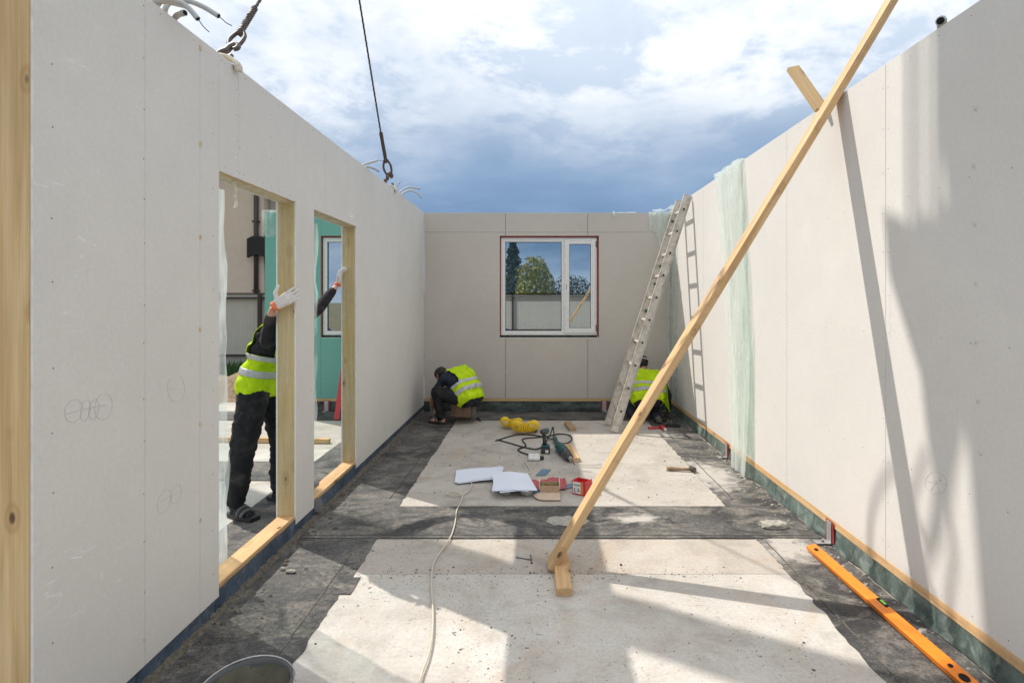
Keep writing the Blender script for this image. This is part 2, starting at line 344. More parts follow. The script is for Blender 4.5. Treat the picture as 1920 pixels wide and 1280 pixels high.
# ------------------------------------------------------------------ object helpers
WM = {}
def link(name, data, parent=None, mw=None):
    o = bpy.data.objects.new(name, data); col.objects.link(o); mw = mw or Matrix.Identity(4); WM[o.name] = mw
    if parent is not None: o.parent = parent; o.matrix_basis = WM[parent.name].inverted() @ mw
    else: o.matrix_basis = mw
    return o
def tag(o, label, cat, group=None, kind=None):
    if label: o['label'] = label
    if cat: o['category'] = cat
    if group: o['group'] = group
    if kind: o['kind'] = kind
    return o
def thing(name, loc, label, cat, group=None, rot=None):
    mw = Matrix.Translation(loc)
    if rot: mw = mw @ rot
    o = link(name, None, None, mw); o.empty_display_size = 0.1
    return tag(o, label, cat, group)
def ob(name, bm, mat, parent=None, mw=None, smooth=False, origin=None, recalc=True):
    """bm in the local frame of mw; with origin, bm is in world coordinates and the object's origin is moved there"""
    me = bpy.data.meshes.new(name)
    if origin is None and mw is None: origin = WM[parent.name].translation if parent is not None else Vector((0, 0, 0))
    if mw is None:
        mw = Matrix.Translation(origin); bmesh.ops.translate(bm, verts=bm.verts, vec=-Vector(origin))
    if recalc and bm.faces: bmesh.ops.recalc_face_normals(bm, faces=bm.faces)
    bm.to_mesh(me); bm.free()
    for m_ in (mat if isinstance(mat, (list, tuple)) else [mat]): me.materials.append(M[m_])
    if smooth:
        for p_ in me.polygons: p_.use_smooth = True
    return link(name, me, parent, mw)
def nb(): return bmesh.new()
def box(bm, x0, x1, y0, y1, z0, z1, bev=0.0, mi=0):
    t = bmesh.new(); bmesh.ops.create_cube(t, size=1)
    for v in t.verts: v.co = Vector(((x0+x1)/2+v.co.x*(x1-x0), (y0+y1)/2+v.co.y*(y1-y0), (z0+z1)/2+v.co.z*(z1-z0)))
    if bev: bmesh.ops.bevel(t, geom=t.edges[:], offset=bev, segments=1, affect='EDGES')
    add(bm, t, mi); return bm
def add(bm, t, mi=0, mat=None):
    if mat is not None: bmesh.ops.transform(t, matrix=mat, verts=t.verts)
    mp = {v: bm.verts.new(v.co) for v in t.verts}
    for f_ in t.faces:
        try: g_ = bm.faces.new([mp[v] for v in f_.verts])
        except ValueError: continue
        g_.material_index = mi; g_.smooth = f_.smooth
    t.free()
def B(*a, **k): return box(nb(), *a, **k)
def prism(bm, pts, axis, a0, a1, mi=0):
    """polygon (list of 2-tuples in the other two axes, cyclic order) extruded along axis 0/1/2"""
    def mk(p, a):
        if axis == 0: return (a, p[0], p[1])
        if axis == 1: return (p[0], a, p[1])
        return (p[0], p[1], a)
    A = [bm.verts.new(mk(p, a0)) for p in pts]; Bv = [bm.verts.new(mk(p, a1)) for p in pts]
    fs = [bm.faces.new(A[::-1]), bm.faces.new(Bv)]
    k = len(pts)
    for i in range(k): fs.append(bm.faces.new((A[i], A[(i+1) % k], Bv[(i+1) % k], Bv[i])))
    for f_ in fs: f_.material_index = mi
    return bm
def tube(bm, pts, r, sides=8, cap=True, mi=0, rad=None):
    pts = [Vector(p) for p in pts]; rings = []; up = None
    for i, p in enumerate(pts):
        d = (pts[min(i+1, len(pts)-1)]-pts[max(i-1, 0)])
        if d.length < 1e-9: d = Vector((0, 0, 1))
        d.normalize()
        if up is None: up = d.orthogonal().normalized()
        up = (up-d*up.dot(d)); up = up.normalized() if up.length > 1e-6 else d.orthogonal().normalized()
        s_ = d.cross(up); rr = rad(i) if rad else r
        rings.append([bm.verts.new(p+(up*math.cos(a)+s_*math.sin(a))*rr) for a in [2*math.pi*k/sides for k in range(sides)]])
    for a, b in zip(rings, rings[1:]):
        for k in range(sides):
            f_ = bm.faces.new((a[k], a[(k+1) % sides], b[(k+1) % sides], b[k])); f_.smooth = True; f_.material_index = mi
    if cap and len(rings) > 1:
        for rg in (rings[0][::-1], rings[-1]):
            f_ = bm.faces.new(rg); f_.material_index = mi
    return bm
def smooth_path(P, n_=10):
    P = [Vector(p) for p in P]; out = []
    for i in range(len(P)-1):
        p0, p1, p2, p3 = P[max(i-1, 0)], P[i], P[i+1], P[min(i+2, len(P)-1)]
        for k in range(n_):
            t = k/n_; out.append(0.5*((2*p1)+(p2-p0)*t+(2*p0-5*p1+4*p2-p3)*t*t+(3*p1-p0-3*p2+p3)*t**3))
    out.append(P[-1]); return out
def lathe(bm, prof, center, sides=20, mi=0, closed=False):
    cx, cy, cz = center; rings = []
    for r_, z_ in prof: rings.append([bm.verts.new((cx+r_*math.cos(2*math.pi*k/sides), cy+r_*math.sin(2*math.pi*k/sides), cz+z_)) for k in range(sides)])
    for a, b in zip(rings, rings[1:]):
        for k in range(sides):
            f_ = bm.faces.new((a[k], a[(k+1) % sides], b[(k+1) % sides], b[k])); f_.smooth = True; f_.material_index = mi
    if closed:
        bm.faces.new(rings[0][::-1]).material_index = mi; bm.faces.new(rings[-1]).material_index = mi
    return bm
def frame_to(p0, p1, up=(0, 0, 1)):
    """matrix with local z along p0->p1, local y close to up"""
    p0, p1 = Vector(p0), Vector(p1); z = (p1-p0).normalized(); u = Vector(up); x = u.cross(z)
    if x.length < 1e-5: x = Vector((1, 0, 0)).cross(z)
    x.normalize(); y = z.cross(x); m_ = Matrix((x, y, z)).transposed().to_4x4(); m_.translation = p0; return m_
def timber(name, p0, p1, wx, wy, mat, parent=None, up=(0, 0, 1), bev=0.002, warp=0.0):
    L = (Vector(p1)-Vector(p0)).length; bm = nb(); k = max(1, int(L/0.25)) if warp else 1
    box(bm, -wx/2, wx/2, -wy/2, wy/2, 0, L, bev)
    if warp:
        bmesh.ops.subdivide_edges(bm, edges=[e for e in bm.edges if abs((e.verts[0].co-e.verts[1].co).z) > L*0.8], cuts=k)
        for v_ in bm.verts: v_.co.x += warp*math.sin(v_.co.z/L*math.pi*1.3); v_.co.y += warp*0.6*math.sin(v_.co.z/L*math.pi*2.1)
    return ob(name, bm, mat, parent, frame_to(p0, p1, up))
def fl(u, v, z=0.0):
    Y = (EYE-z)*F/(v-V0); return Vector(((u-U0)*Y/F, Y, z))
def wobble(p, s, a, seed=0.0):
    q = Vector(p)*s+Vector((seed, seed*2.3, seed*0.7)); return Vector((noise.noise(q), noise.noise(q+Vector((31, 7, 3))), noise.noise(q+Vector((5, 47, 11)))))*a
def sheet(rows, jitter=0.0, js=6.0, seed=0.0):
    """rows: list of lists of points -> quad grid"""
    bm = nb(); g = []
    for r_ in rows: g.append([bm.verts.new(Vector(p)+(wobble(p, js, jitter, seed) if jitter else Vector((0, 0, 0)))) for p in r_])
    for a, b in zip(g, g[1:]):
        for k in range(len(a)-1):
            f_ = bm.faces.new((a[k], a[k+1], b[k+1], b[k])); f_.smooth = True
    return bm
def lerp(a, b, t): return a+(b-a)*t

# ------------------------------------------------------------------ ground and floor
g = nb(); xs = [-300, -60, -12, -5.2, 6, 60, 300]; ys = [-300, -60, -3, 9.2, 30, 60, 300]
gv = [[g.verts.new((x, y, -0.16)) for x in xs] for y in ys]
for j in range(len(ys)-1):
    for i in range(len(xs)-1): g.faces.new((gv[j][i], gv[j][i+1], gv[j+1][i+1], gv[j+1][i]))
tag(ob('ground', g, 'ground_soil'), 'bare soil and rough grass around the new floor slab', None, None, 'structure')
floor = tag(ob('floor_slab', B(-5.0, 2.35, -2.6, 8.6, -0.3, -0.006), 'concrete_c', origin=(0, 4, 0)), 'concrete floor slab of the new house', None, None, 'structure')
def ragged(x0, x1, y0, y1, z, jit, step=0.03, seed=0.0, thick=0.003):
    """flat strip whose outline is uneven"""
    pts = []
    def edge(a, b):
        L = math.hypot(b[0]-a[0], b[1]-a[1]); k = max(1, int(L/step))
        for i in range(k):
            t = i/k; p = (lerp(a[0], b[0], t), lerp(a[1], b[1], t), 0); w_ = wobble(p, 2.2, jit*0.6, seed)+wobble(p, 14, jit*0.7, seed+5)+wobble(p, 55, jit*0.5, seed+9)
            pts.append((p[0]+w_.x, p[1]+w_.y))
    c = [(x0, y0), (x1, y0), (x1, y1), (x0, y1)]
    for i in range(4): edge(c[i], c[(i+1) % 4])
    bm = nb(); prism(bm, pts, 2, z-thick, z); return bm
for nm, a, m_ in (('concrete_panel', (-1.62, 1.95, -2.4, 3.205), 'concrete_b'), ('concrete_panel', (-1.62, 1.95, 3.209, 3.96), 'concrete_d'), ('concrete_panel', (-1.62, 1.95, 3.964, 7.86), 'concrete_a'),
                  ('concrete_panel', (-4.9, -1.80, -2.4, 5.9), 'concrete_b'), ('concrete_panel', (-4.9, -1.80, 5.904, 8.4), 'concrete_a')):
    ob(nm, B(a[0], a[1], a[2], a[3], -0.006, 0.0), m_, floor)
ob('membrane_strip', ragged(-1.655, -1.085, -2.3, 7.80, 0.0042, 0.02, seed=1), 'membrane_side', floor)
ob('membrane_strip', ragged(1.49, 1.945, -2.3, 7.80, 0.0046, 0.025, seed=2), 'membrane_right', floor)
ob('membrane_strip', ragged(-1.61, 1.95, 3.675, 4.24, 0.0082, 0.006, seed=3), 'membrane_cross', floor)
ob('membrane_strip', ragged(-1.61, 1.95, 7.28, 7.84, 0.0086, 0.006, seed=4), 'membrane_back', floor)
ob('membrane_strip', ragged(-2.24, -1.81, -2.3, 7.84, 0.0042, 0.012, seed=5), 'membrane_side', floor)
ob('membrane_strip', ragged(-4.8, -1.81, 4.85, 5.42, 0.0082, 0.006, seed=6), 'membrane_cross', floor)
ob('membrane_strip', ragged(-4.8, -1.81, 7.28, 7.84, 0.0086, 0.006, seed=7), 'membrane_back', floor)
for (x_, y_a, y_b, sd_) in ((-1.185, 1.6, 3.45, 1), (-1.20, 4.4, 7.1, 2), (1.545, 1.8, 3.60, 3), (1.60, 4.4, 6.6, 4)):
    ob('membrane_seam', ragged(x_-.0035, x_+.0035, y_a, y_b, 0.0074, 0.006, seed=20+sd_), 'mortar_dark' if sd_ % 2 else 'chip_dark', floor)
ob('membrane_seam', ragged(-1.6, 1.9, 3.712, 3.717, 0.0100, 0.004, seed=31), 'chip_dark', floor)
# the lap of the membrane left open in a small square beside the pale slab
ob('membrane_patch', ragged(-1.13, -1.03, 2.98, 3.16, 0.0060, 0.004, seed=8), 'membrane_side', floor)

# ------------------------------------------------------------------ wall panels
def sheets(parent, rects, face, d0, d1, mat, joint=0.0022):
    """plasterboard sheets: rects in (a0,a1,z0,z1); face 'x' or 'y' gives the normal axis, d0..d1 the thickness"""
    for (a0, a1, z0, z1, *ex) in rects:
        bm = nb(); jj = joint/2
        if face == 'x': box(bm, d0, d1, a0+jj, a1-jj, z0, z1, 0.0012)
        else: box(bm, a0+jj, a1-jj, d0, d1, z0, z1, 0.0012)
        bmesh.ops.recalc_face_normals(bm, faces=bm.faces)
        for f_ in bm.faces:
            if abs(f_.normal[0 if face == 'x' else 1]) < 0.6: f_.material_index = 1
        ob('plasterboard', bm, [mat, 'plaster_edge'], parent)
def dots(parent, pts, normal, r=0.0042, name='screw', mat='screw'):
    bm = nb(); nrm = Vector(normal)
    for p in pts:
        m_ = frame_to(Vector(p)-nrm*0.001, Vector(p)+nrm*0.0012); t = bmesh.new()
        bmesh.ops.create_cone(t, cap_ends=True, segments=7, radius1=r*random.uniform(.8, 1.2), radius2=r*0.7, depth=0.0022); add(bm, t, 0, m_)
    o = ob(name, bm, mat, parent); o['kind'] = 'stuff'; return o
def line_marks(parent, name, polys, normal, r, mat):
    bm = nb()
    for P in polys: tube(bm, P, r, 4)
    return ob(name, bm, mat, parent)

# --- left: hanging panel with two door openings
XL, ZB, ZT = -1.648, 0.0925, 2.909
XO = -1.7855
D1, D2, HEAD = (2.797, 3.69), (3.991, 4.923), 2.30
Y0L, Y1L = 1.765, 7.886
lw = thing('wall_panel', (-1.717, 4.8, 0), 'long white boarded wall panel with two door openings, hanging from two slings', 'wall panel')
inner = [(Y0L, 2.268), (2.268, 2.638)]
rects = [(a, b, ZB, ZT) for a, b in inner]+[(2.638, D1[0], ZB, ZT), (D1[0], 2.978, HEAD, ZT), (2.978, D1[1], HEAD, ZT), (D1[1], D2[0], ZB, ZT), (D2[0], 4.203, HEAD, ZT), (4.203, 4.715, HEAD, ZT), (4.715, D2[1], HEAD, ZT),
        (D2[1], 5.42, ZB, ZT), (5.42, 6.62, ZB, ZT), (6.62, 7.886, ZB, ZT)]
# boards that carry on unbroken past an opening edge are butted without a visible joint
sheets(lw, rects, 'x', XL-0.0125, XL, 'board_white', 0.0016)
sheets(lw, [(Y0L, D1[0], ZB, ZT), (D1[0], D1[1], HEAD, ZT), (D1[1], D2[0], ZB, ZT), (D2[0], D2[1], HEAD, ZT), (D2[1], Y1L, ZB, ZT)], 'x', XO, XO+0.0125, 'board_green')
xi, xo = XL-0.0127, XO+0.0127
def stud(nm, y0, y1, z0, z1, mat='wood_stud', xa=None, xb=None, up=(1, 0, 0)):
    a, b = xo if xa is None else xa, xi if xb is None else xb
    if z1-z0 > y1-y0: return timber(nm, ((a+b)/2, (y0+y1)/2, z0), ((a+b)/2, (y0+y1)/2, z1), y1-y0, b-a, mat, lw, (1, 0, 0))
    return timber(nm, ((a+b)/2, y0, (z0+z1)/2), ((a+b)/2, y1, (z0+z1)/2), b-a, z1-z0, mat, lw, (0, 0, 1))
stud('end_stud', Y0L-0.004, Y0L+0.05, 0.04, ZT-0.002)
stud('jamb', D1[0]-0.045, D1[0]-0.0004, 0.148, HEAD, 'wood_stud'); stud('jamb', D1[1]+0.0004, D1[1]+0.045, 0.148, HEAD, 'wood_film')
stud('jamb', D2[0]-0.045, D2[0]-0.0004, 0.148, HEAD, 'wood_stud'); stud('jamb', D2[1]+0.0004, D2[1]+0.045, 0.148, HEAD, 'wood_film')
stud('header', D1[0]-0.045, D1[1]+0.045, HEAD+0.0004, HEAD+0.08, 'wood_film'); stud('header', D2[0]-0.045, D2[1]+0.045, HEAD+0.0004, HEAD+0.08, 'wood_film')
stud('sill_beam', Y0L+0.055, Y1L, 0.032, 0.1475, 'wood_new')
stud('top_plate', Y0L+0.055, Y1L, ZT-0.05, ZT-0.003, 'wood_stud')
for a, b in ((Y0L+0.055, D1[0]-0.05), (D1[1]+0.05, D2[0]-0.05), (D2[1]+0.05, Y1L)):
    ob('insulation', B(xo+0.004, xi-0.004, a, b, 0.15, ZT-0.055), 'core', lw)
# white cut edges of the boards around the openings
# blue foil wrapped round the sill
def band(y0, y1, ztop, zbot, x, amp=0.006, seed=0.0, k=0.05):
    cols = max(2, int((y1-y0)/k)); rows = []
    for j in range(4):
        t = j/3; rows.append([(x+amp*noise.noise((lerp(y0, y1, i/cols)*9+seed, t*3, seed))*(0.4+t), lerp(y0, y1, i/cols), lerp(ztop+0.012*noise.noise((lerp(y0, y1, i/cols)*5, seed, 2)) if j == 0 and amp > 0.005 else ztop, zbot, t)) for i in range(cols+1)])
    return sheet(rows)
for a, b, zt_ in ((Y0L, D1[0], 0.0915), (D1[0], D1[1], 0.128), (D1[1], D2[0], 0.0915), (D2[0], D2[1], 0.126), (D2[1], Y1L, 0.0915)):
    ob('foil_wrap', band(a, b, zt_, 0.012, xi+(0.009 if zt_ > 0.1 else 0.007), 0.008 if zt_ > 0.1 else 0.003, a), 'foil_blue', lw)
# bent metal flashing on the sill of the far opening
bm = sheet([[(-1.80, 4.02, 0.17), (-1.80, 4.34, 0.175)], [(-1.775, 4.01, 0.205), (-1.775, 4.35, 0.20)], [(-1.74, 4.0, 0.153), (-1.745, 4.33, 0.153)]], 0.012, 8)
ob('flashing', bm, 'strap_grey', lw)
bm = sheet([[(-1.71, 3.99, 0.15), (-1.66, 4.03, 0.14), (-1.634, 4.10, 0.13)], [(-1.68, 4.0, 0.10), (-1.632, 4.03, 0.085), (-1.622, 4.10, 0.08)], [(-1.66, 4.01, 0.05), (-1.622, 4.03, 0.04), (-1.618, 4.08, 0.045)]], 0.015, 12)
ob('foil_flap', bm, 'strap_grey', lw)
# screws
pts = []
for y, dz in ((2.262, 0.30), (2.275, 0.30)):
    z = 0.2
    while z < 2.88:
        if y < 2.27: pts.append((XL, y+random.uniform(-.003, .003), z+random.uniform(-.03, .03)))
        z += 0.205
for y in (1.835, 2.745, 3.73, 3.95, 4.98, 5.405, 5.435, 6.0, 6.605, 6.635, 7.2, 7.78):
    z = 0.16+random.uniform(0, .1)
    while z < 2.88: pts.append((XL, y+random.uniform(-.004, .004), z+random.uniform(-.03, .03))); z += random.uniform(.21, .27)
for y in (2.965, 2.991, 4.19, 4.216, 4.70, 4.73, 3.35, 3.5):
    z = HEAD+0.05
    while z < 2.88: pts.append((XL, y, z+random.uniform(-.02, .02))); z += .14
for z in (HEAD+.03, ZT-.03):
    y = 2.85
    while y < 4.9:
        if not (D1[1] < y < D2[0]) or z > 2.5: pts.append((XL, y, z))
        y += random.uniform(.14, .22)
for y in [1.9+i*.23 for i in range(25)]: pts.append((XL, y, ZT-.03+random.uniform(-.006, .006)))
dots(lw, pts, (1, 0, 0), 0.0044)
for z, r_ in ((2.862, .011), (2.392, .011), (1.935, .010), (1.485, .010), (1.02, .009), (0.55, .008)):
    bm = nb(); t = bmesh.new(); bmesh.ops.create_cone(t, cap_ends=True, segments=12, radius1=r_*1.1, radius2=r_, depth=0.003)
    add(bm, t, 0, frame_to((XL, 2.64, z), (XL+0.01, 2.64, z))); bmesh.ops.scale(bm, vec=(1, 1, 1.35), verts=bm.verts, space=Matrix.Translation((-XL, -2.64, -z)))
    ob('plug', bm, 'plug', lw)
def wall_px(u, v, x=XL+0.0006):
    Y = F*x/(u-U0); return Vector((x, Y, EYE-(v-V0)*Y/F))
def ell(cu, cv, ru, rv, rot=0.0, a0=0, a1=360, k=26):
    out = []
    for i in range(k+1):
        a = R(lerp(a0, a1, i/k)); x, y = ru*math.cos(a), rv*math.sin(a); out.append(wall_px(cu+x*math.cos(rot)-y*math.sin(rot), cv+x*math.sin(rot)+y*math.cos(rot)))
    return out
marks = [ell(138, 770, 16, 22, 0.3), ell(160, 769, 9, 20, 0.2), ell(176, 767, 9, 19, 0.2), ell(194, 762, 16, 25, 0.2), [wall_px(124, 776), wall_px(150, 768), wall_px(197, 759)],
         ell(330, 728, 16, 26, -0.05, -60, 230), [wall_px(317, 730), wall_px(341, 727)], ell(308, 939, 11, 23, 0.35), ell(330, 925, 9, 19, 0.25), [wall_px(301, 940), wall_px(318, 930), wall_px(337, 920)]]
line_marks(lw, 'pencil_mark', marks, None, 0.0005, 'pencil')
# clear film hanging at the openings
rows = []
for i in range(22):
    t = i/21; z = lerp(2.26, 0.02, t); wdt = 0.03+0.07*(0.5+0.5*noise.noise((t*4, 3, 1)))+0.02*t
    rows.append([(XO-0.012+0.02*noise.noise((t*6, k*1.3, 2)), D1[0]-0.05+k*(0.30+wdt)/4+0.01*noise.noise((t*9, k, 7)), z) for k in range(5)])
ob('hanging_film', sheet(rows, 0.012, 7), 'film_white', lw)
rows = []
for i in range(16):
    t = i/15; z = lerp(2.25, 0.5, t); rows.append([(XO-0.012+0.02*noise.noise((t*6, k*1.3, 5)), D2[0]-0.04+k*0.155+0.02*noise.noise((t*9, k, 3)), z) for k in range(4)])
ob('hanging_film', sheet(rows, 0.012, 7), 'film_clear', lw)
for (d, s_) in ((D1, 1.0), (D2, 2.0)):
    # film stretched round the far jamb and under the header
    rows = [[(lerp(xo+0.002, xi-0.002, k/4), d[1]-0.003-0.004*abs(noise.noise((i*.7, k, s_))), lerp(2.295, 0.16, i/24)) for k in range(5)] for i in range(25)]
    ob('jamb_film', sheet(rows), 'film_thin', lw)
    rows = [[(lerp(xo-0.004, xi-0.002, k/4), lerp(d[0], d[1]-0.006, i/12), HEAD-0.004-0.012*abs(noise.noise((i*.7, k*.8, s_+4)))) for k in range(5)] for i in range(13)]
    ob('header_film', sheet(rows), 'film_green', lw)
bm = nb(); tube(bm, smooth_path([(-1.70, 3.02, 2.297), (-1.70, 3.04, 2.25), (-1.69, 3.02, 2.215), (-1.70, 3.05, 2.19), (-1.695, 3.04, 2.16), (-1.70, 3.03, 2.14)], 5), 0.008, 5)
ob('foam_drip', bm, 'rope_white', lw)

# --- right: fixed panels
XR, ZRB, ZRT = 1.97, 0.168, 2.96
rw = thing('wall_panel', (2.05, 4.9, 0), 'sunlit cream wall panel running along the right, ladder and brace leaning on it', 'wall panel')
jy = [0.64, 1.84, 3.04, 4.24, 5.155, 6.355, 7.555, 7.885]
sheets(rw, [(a, b, ZRB, ZRT) for a, b in zip(jy, jy[1:])], 'x', XR, XR+0.0125, 'board_right', 0.003)
sheets(rw, [(0.64, 4.3, 0.05, ZRT), (4.3, 8.05, 0.05, ZRT)], 'x', XR+0.128, XR+0.1405, 'board_green')
ob('insulation', B(XR+0.0165, XR+0.124, 0.66, 8.0, 0.12, ZRT-0.05), 'core', rw)
timber('end_stud', (XR+0.0705, 0.62, 0.1), (XR+0.0705, 0.62, ZRT-0.002), 0.035, 0.11, 'wood_stud', rw, (1, 0, 0))
timber('top_plate', (XR+0.0705, 0.64, ZRT-0.024), (XR+0.0705, 8.05, ZRT-0.024), 0.11, 0.042, 'wood_stud', rw)
for a, b in ((0.64, 4.86), (4.866, 7.88)):
    timber('bottom_strip', (XR+0.030, a, 0.1425), (XR+0.030, b, 0.1425), 0.064, 0.05, 'wood_new', rw)
ob('sill_beam', B(XR+0.030, XR+0.124, 0.66, 8.0, 0.002, 0.117), 'core', rw)
rows = []
k = 150
for j in range(6):
    t = j/5; rows.append([(XR+0.004-0.012*t+0.016*noise.noise((i*.22, t*2.2, 3))*(0.3+t*0.7)-(0.03*max(0, noise.noise((i*.13, 1, 9))) if j == 5 else 0), lerp(0.7, 7.88, i/k), lerp(0.118, 0.004, t)+0.006*noise.noise((i*.4, t, 5))*(1 if 0 < j < 5 else 0)) for i in range(k+1)])
ob('foil_skirt', sheet(rows), 'foil_green', rw)
pts = []
for y in jy[1:-1]:
    for s_ in (-0.022, 0.022):
        z = 0.25
        while z < 2.93: pts.append((XR, y+s_, z+random.uniform(-.02, .02))); z += 0.235
for y in (2.04, 2.24, 2.44, 2.62, 2.84, 3.24, 3.44, 3.64, 3.84, 4.04, 4.44, 4.64, 5.4, 5.7, 6.0, 6.6, 6.9, 7.2):
    for z in (0.20, 0.74, 1.44, 2.18, 2.92): pts.append((XR, y+random.uniform(-.02, .02), z+random.uniform(-.01, .01)))
dots(rw, pts, (-1, 0, 0), 0.0042)
def wr(u, v): return wall_px(u, v, XR-0.0006)
star = [[wr(1755+20*math.cos(a), 905+21*math.sin(a)) for a in [2*math.pi*i/20 for i in range(21)]]]+[[wr(1755+18*math.cos(a), 905+18*math.sin(a)), wr(1755-18*math.cos(a), 905-18*math.sin(a))] for a in (0.2, 1.2, 2.2)]
for (u, v) in ((1828, 205), (1825, 312), (1827, 422), (1829, 532), (1829, 642), (1833, 752), (1838, 850)):
    star += [[wr(u-5, v-5), wr(u, v+3), wr(u+6, v-4)], [wr(u, v+3), wr(u, v-6)], [wr(u-4, v+4), wr(u+5, v+3)]]
line_marks(rw, 'pencil_mark', star, None, 0.0005, 'pencil')
bm = nb(); z = 1.95                     # faint row of printed marks beside the joint
while z > 1.10:
    if random.random() < 0.82:
        h = random.uniform(.006, .012); yy = 3.005; box(bm, XR-0.0006, XR+0.0002, yy-0.011, yy+0.0, z, z+h*0.55); 
        if random.random() < .6: box(bm, XR-0.0006, XR+0.0002, yy-0.004, yy+0.0, z+h*.55, z+h)
    z -= 0.0165
ob('printed_mark', bm, 'print_blue', rw)
# film hanging out of the joint between the two right-hand panels
rows = []
for i in range(30):
    t = i/29; z = lerp(2.985, 0.022, t); rows.append([])
    ya = lerp(5.86, 5.24, t**0.7); yb = lerp(5.16, 4.90, min(1, t*1.5))
    for k in range(19):
        s_ = k/18; y = lerp(ya, yb, s_); pl_ = math.sin(s_*17+2.2*noise.noise((t*1.5, s_*2, 3)))+.6*math.sin(s_*41+t*5)
        rows[-1].append((XR-0.034-0.018*pl_*(.6+.4*noise.noise((t*2, s_, 9)))-0.03*abs(noise.noise((t*2.2, s_*3, 4)))-(0.12*(t-.7) if t > .7 else 0), y+0.012*noise.noise((t*5, s_*4, 8)), z-.01*t))
ob('hanging_film', sheet(rows, 0.008, 9), 'film_green', rw)
rows = []
for i in range(26):
    t = i/25; z = lerp(2.97, 0.20, t); yb = lerp(5.10, 4.86, min(1, t*1.6))
    rows.append([(XR-0.004-0.03*abs(noise.noise((t*3, k*.6, 14))), lerp(5.16, yb, k/4), z) for k in range(5)])
ob('hanging_film', sheet(rows, 0.006, 9), 'film_clear', rw)
rows = [[(lerp(XR+0.15, XR-0.03, k/4), lerp(5.9, 5.12, i/8)+0.02*noise.noise((i, k, 1)), 2.972+0.03*abs(noise.noise((i*.8, k*.9, 6)))) for k in range(5)] for i in range(9)]
ob('hanging_film', sheet(rows, 0.012, 9), 'film_white', rw)

# --- back: panel with the window
YB, ZBB, ZBT = 7.89, 0.19, 2.903
wx0, wx1, wz0, wz1 = -0.539, 0.914, 1.075, 2.5675
bw = thing('wall_panel', (0.16, 7.97, 0), 'shaded beige end wall panel with one white window in it', 'wall panel')
ZJ = 2.62
sheets(bw, [(XL, -0.453, ZJ, ZBT), (-0.453, 0.75, ZJ, ZBT), (0.75, XR, ZJ, ZBT)], 'y', YB, YB+0.0125, 'board_back_shaded', 0.006)
# the three lower sheets are cut round the window
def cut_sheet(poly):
    bm = nb(); prism(bm, poly, 1, YB, YB+0.0125); return ob('plasterboard', bm, 'board_back_shaded', bw)
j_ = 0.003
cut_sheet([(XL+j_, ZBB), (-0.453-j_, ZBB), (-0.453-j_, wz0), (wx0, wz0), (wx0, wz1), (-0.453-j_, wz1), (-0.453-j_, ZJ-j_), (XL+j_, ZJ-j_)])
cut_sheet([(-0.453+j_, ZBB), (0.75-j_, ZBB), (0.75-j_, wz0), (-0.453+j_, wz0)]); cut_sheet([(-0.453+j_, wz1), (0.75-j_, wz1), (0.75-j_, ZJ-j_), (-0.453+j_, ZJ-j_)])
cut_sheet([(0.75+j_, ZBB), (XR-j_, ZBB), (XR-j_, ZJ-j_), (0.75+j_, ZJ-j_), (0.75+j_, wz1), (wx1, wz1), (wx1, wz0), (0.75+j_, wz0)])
for (a, b, c, d) in ((XL+.01, wx0-.03, 0.2, ZBT-.01), (wx1+.03, XR-.01, 0.2, ZBT-.01), (wx0-.03, wx1+.03, 0.2, wz0-.03), (wx0-.03, wx1+.03, wz1+.03, ZBT-.01)):
    ob('insulation', B(a, b, YB+0.0135, YB+0.112, c, d), 'core', bw)
sheets(bw, [(XL, wx0, 0.1, ZBT), (wx1, XR, 0.1, ZBT), (wx0, wx1, 0.1, wz0), (wx0, wx1, wz1, ZBT)], 'y', YB+0.115, YB+0.127, 'board_green')
timber('bottom_strip', (XL-.12, YB+0.036, 0.1665), (XR-.01, YB+0.036, 0.1665), 0.066, 0.043, 'wood_stud', bw)
ob('sill_beam', B(XL-0.125, XR+0.13, YB+0.030, YB+0.112, 0.002, 0.1445), 'core', bw)
rows = [[(lerp(XL-.1, XR-.02, i/70), YB+0.004-0.02*(j/4)+0.018*noise.noise((i*.3, j*.6, 3)), lerp(0.142, 0.006, j/4)) for i in range(71)] for j in range(5)]
ob('foil_skirt', sheet(rows), 'foil_dark', bw)
pts = []
for x in (-1.6, -0.475, -0.43, 0.73, 0.772, 1.3):
    z = 0.28
    while z < 2.9:
        if not (wx0-.02 < x < wx1+.02 and wz0-.02 < z < wz1+.02): pts.append((x, YB, z+random.uniform(-.02, .02)))
        z += .24
for z in (1.99, 1.365, 0.74):
    x = XL+.1
    while x < XR:
        if not (wx0-.02 < x < wx1+.02 and wz0-.02 < z < wz1+.02): pts.append((x, YB, z+random.uniform(-.006, .006)))
        x += .2
dots(bw, pts, (0, -1, 0), 0.0045)
bm = nb()
for z in (1.99, 1.365, 0.74):
    segs = ((XL+.02, wx0-.01), (wx1+.01, XR-.02)) if wz0 < z < wz1 else ((XL+.02, XR-.02),)
    for a, b in segs: tube(bm, [(a, YB-0.0002, z), (b, YB-0.0002, z)], 0.0011, 4)
ob('pencil_line', bm, 'pencil', bw)
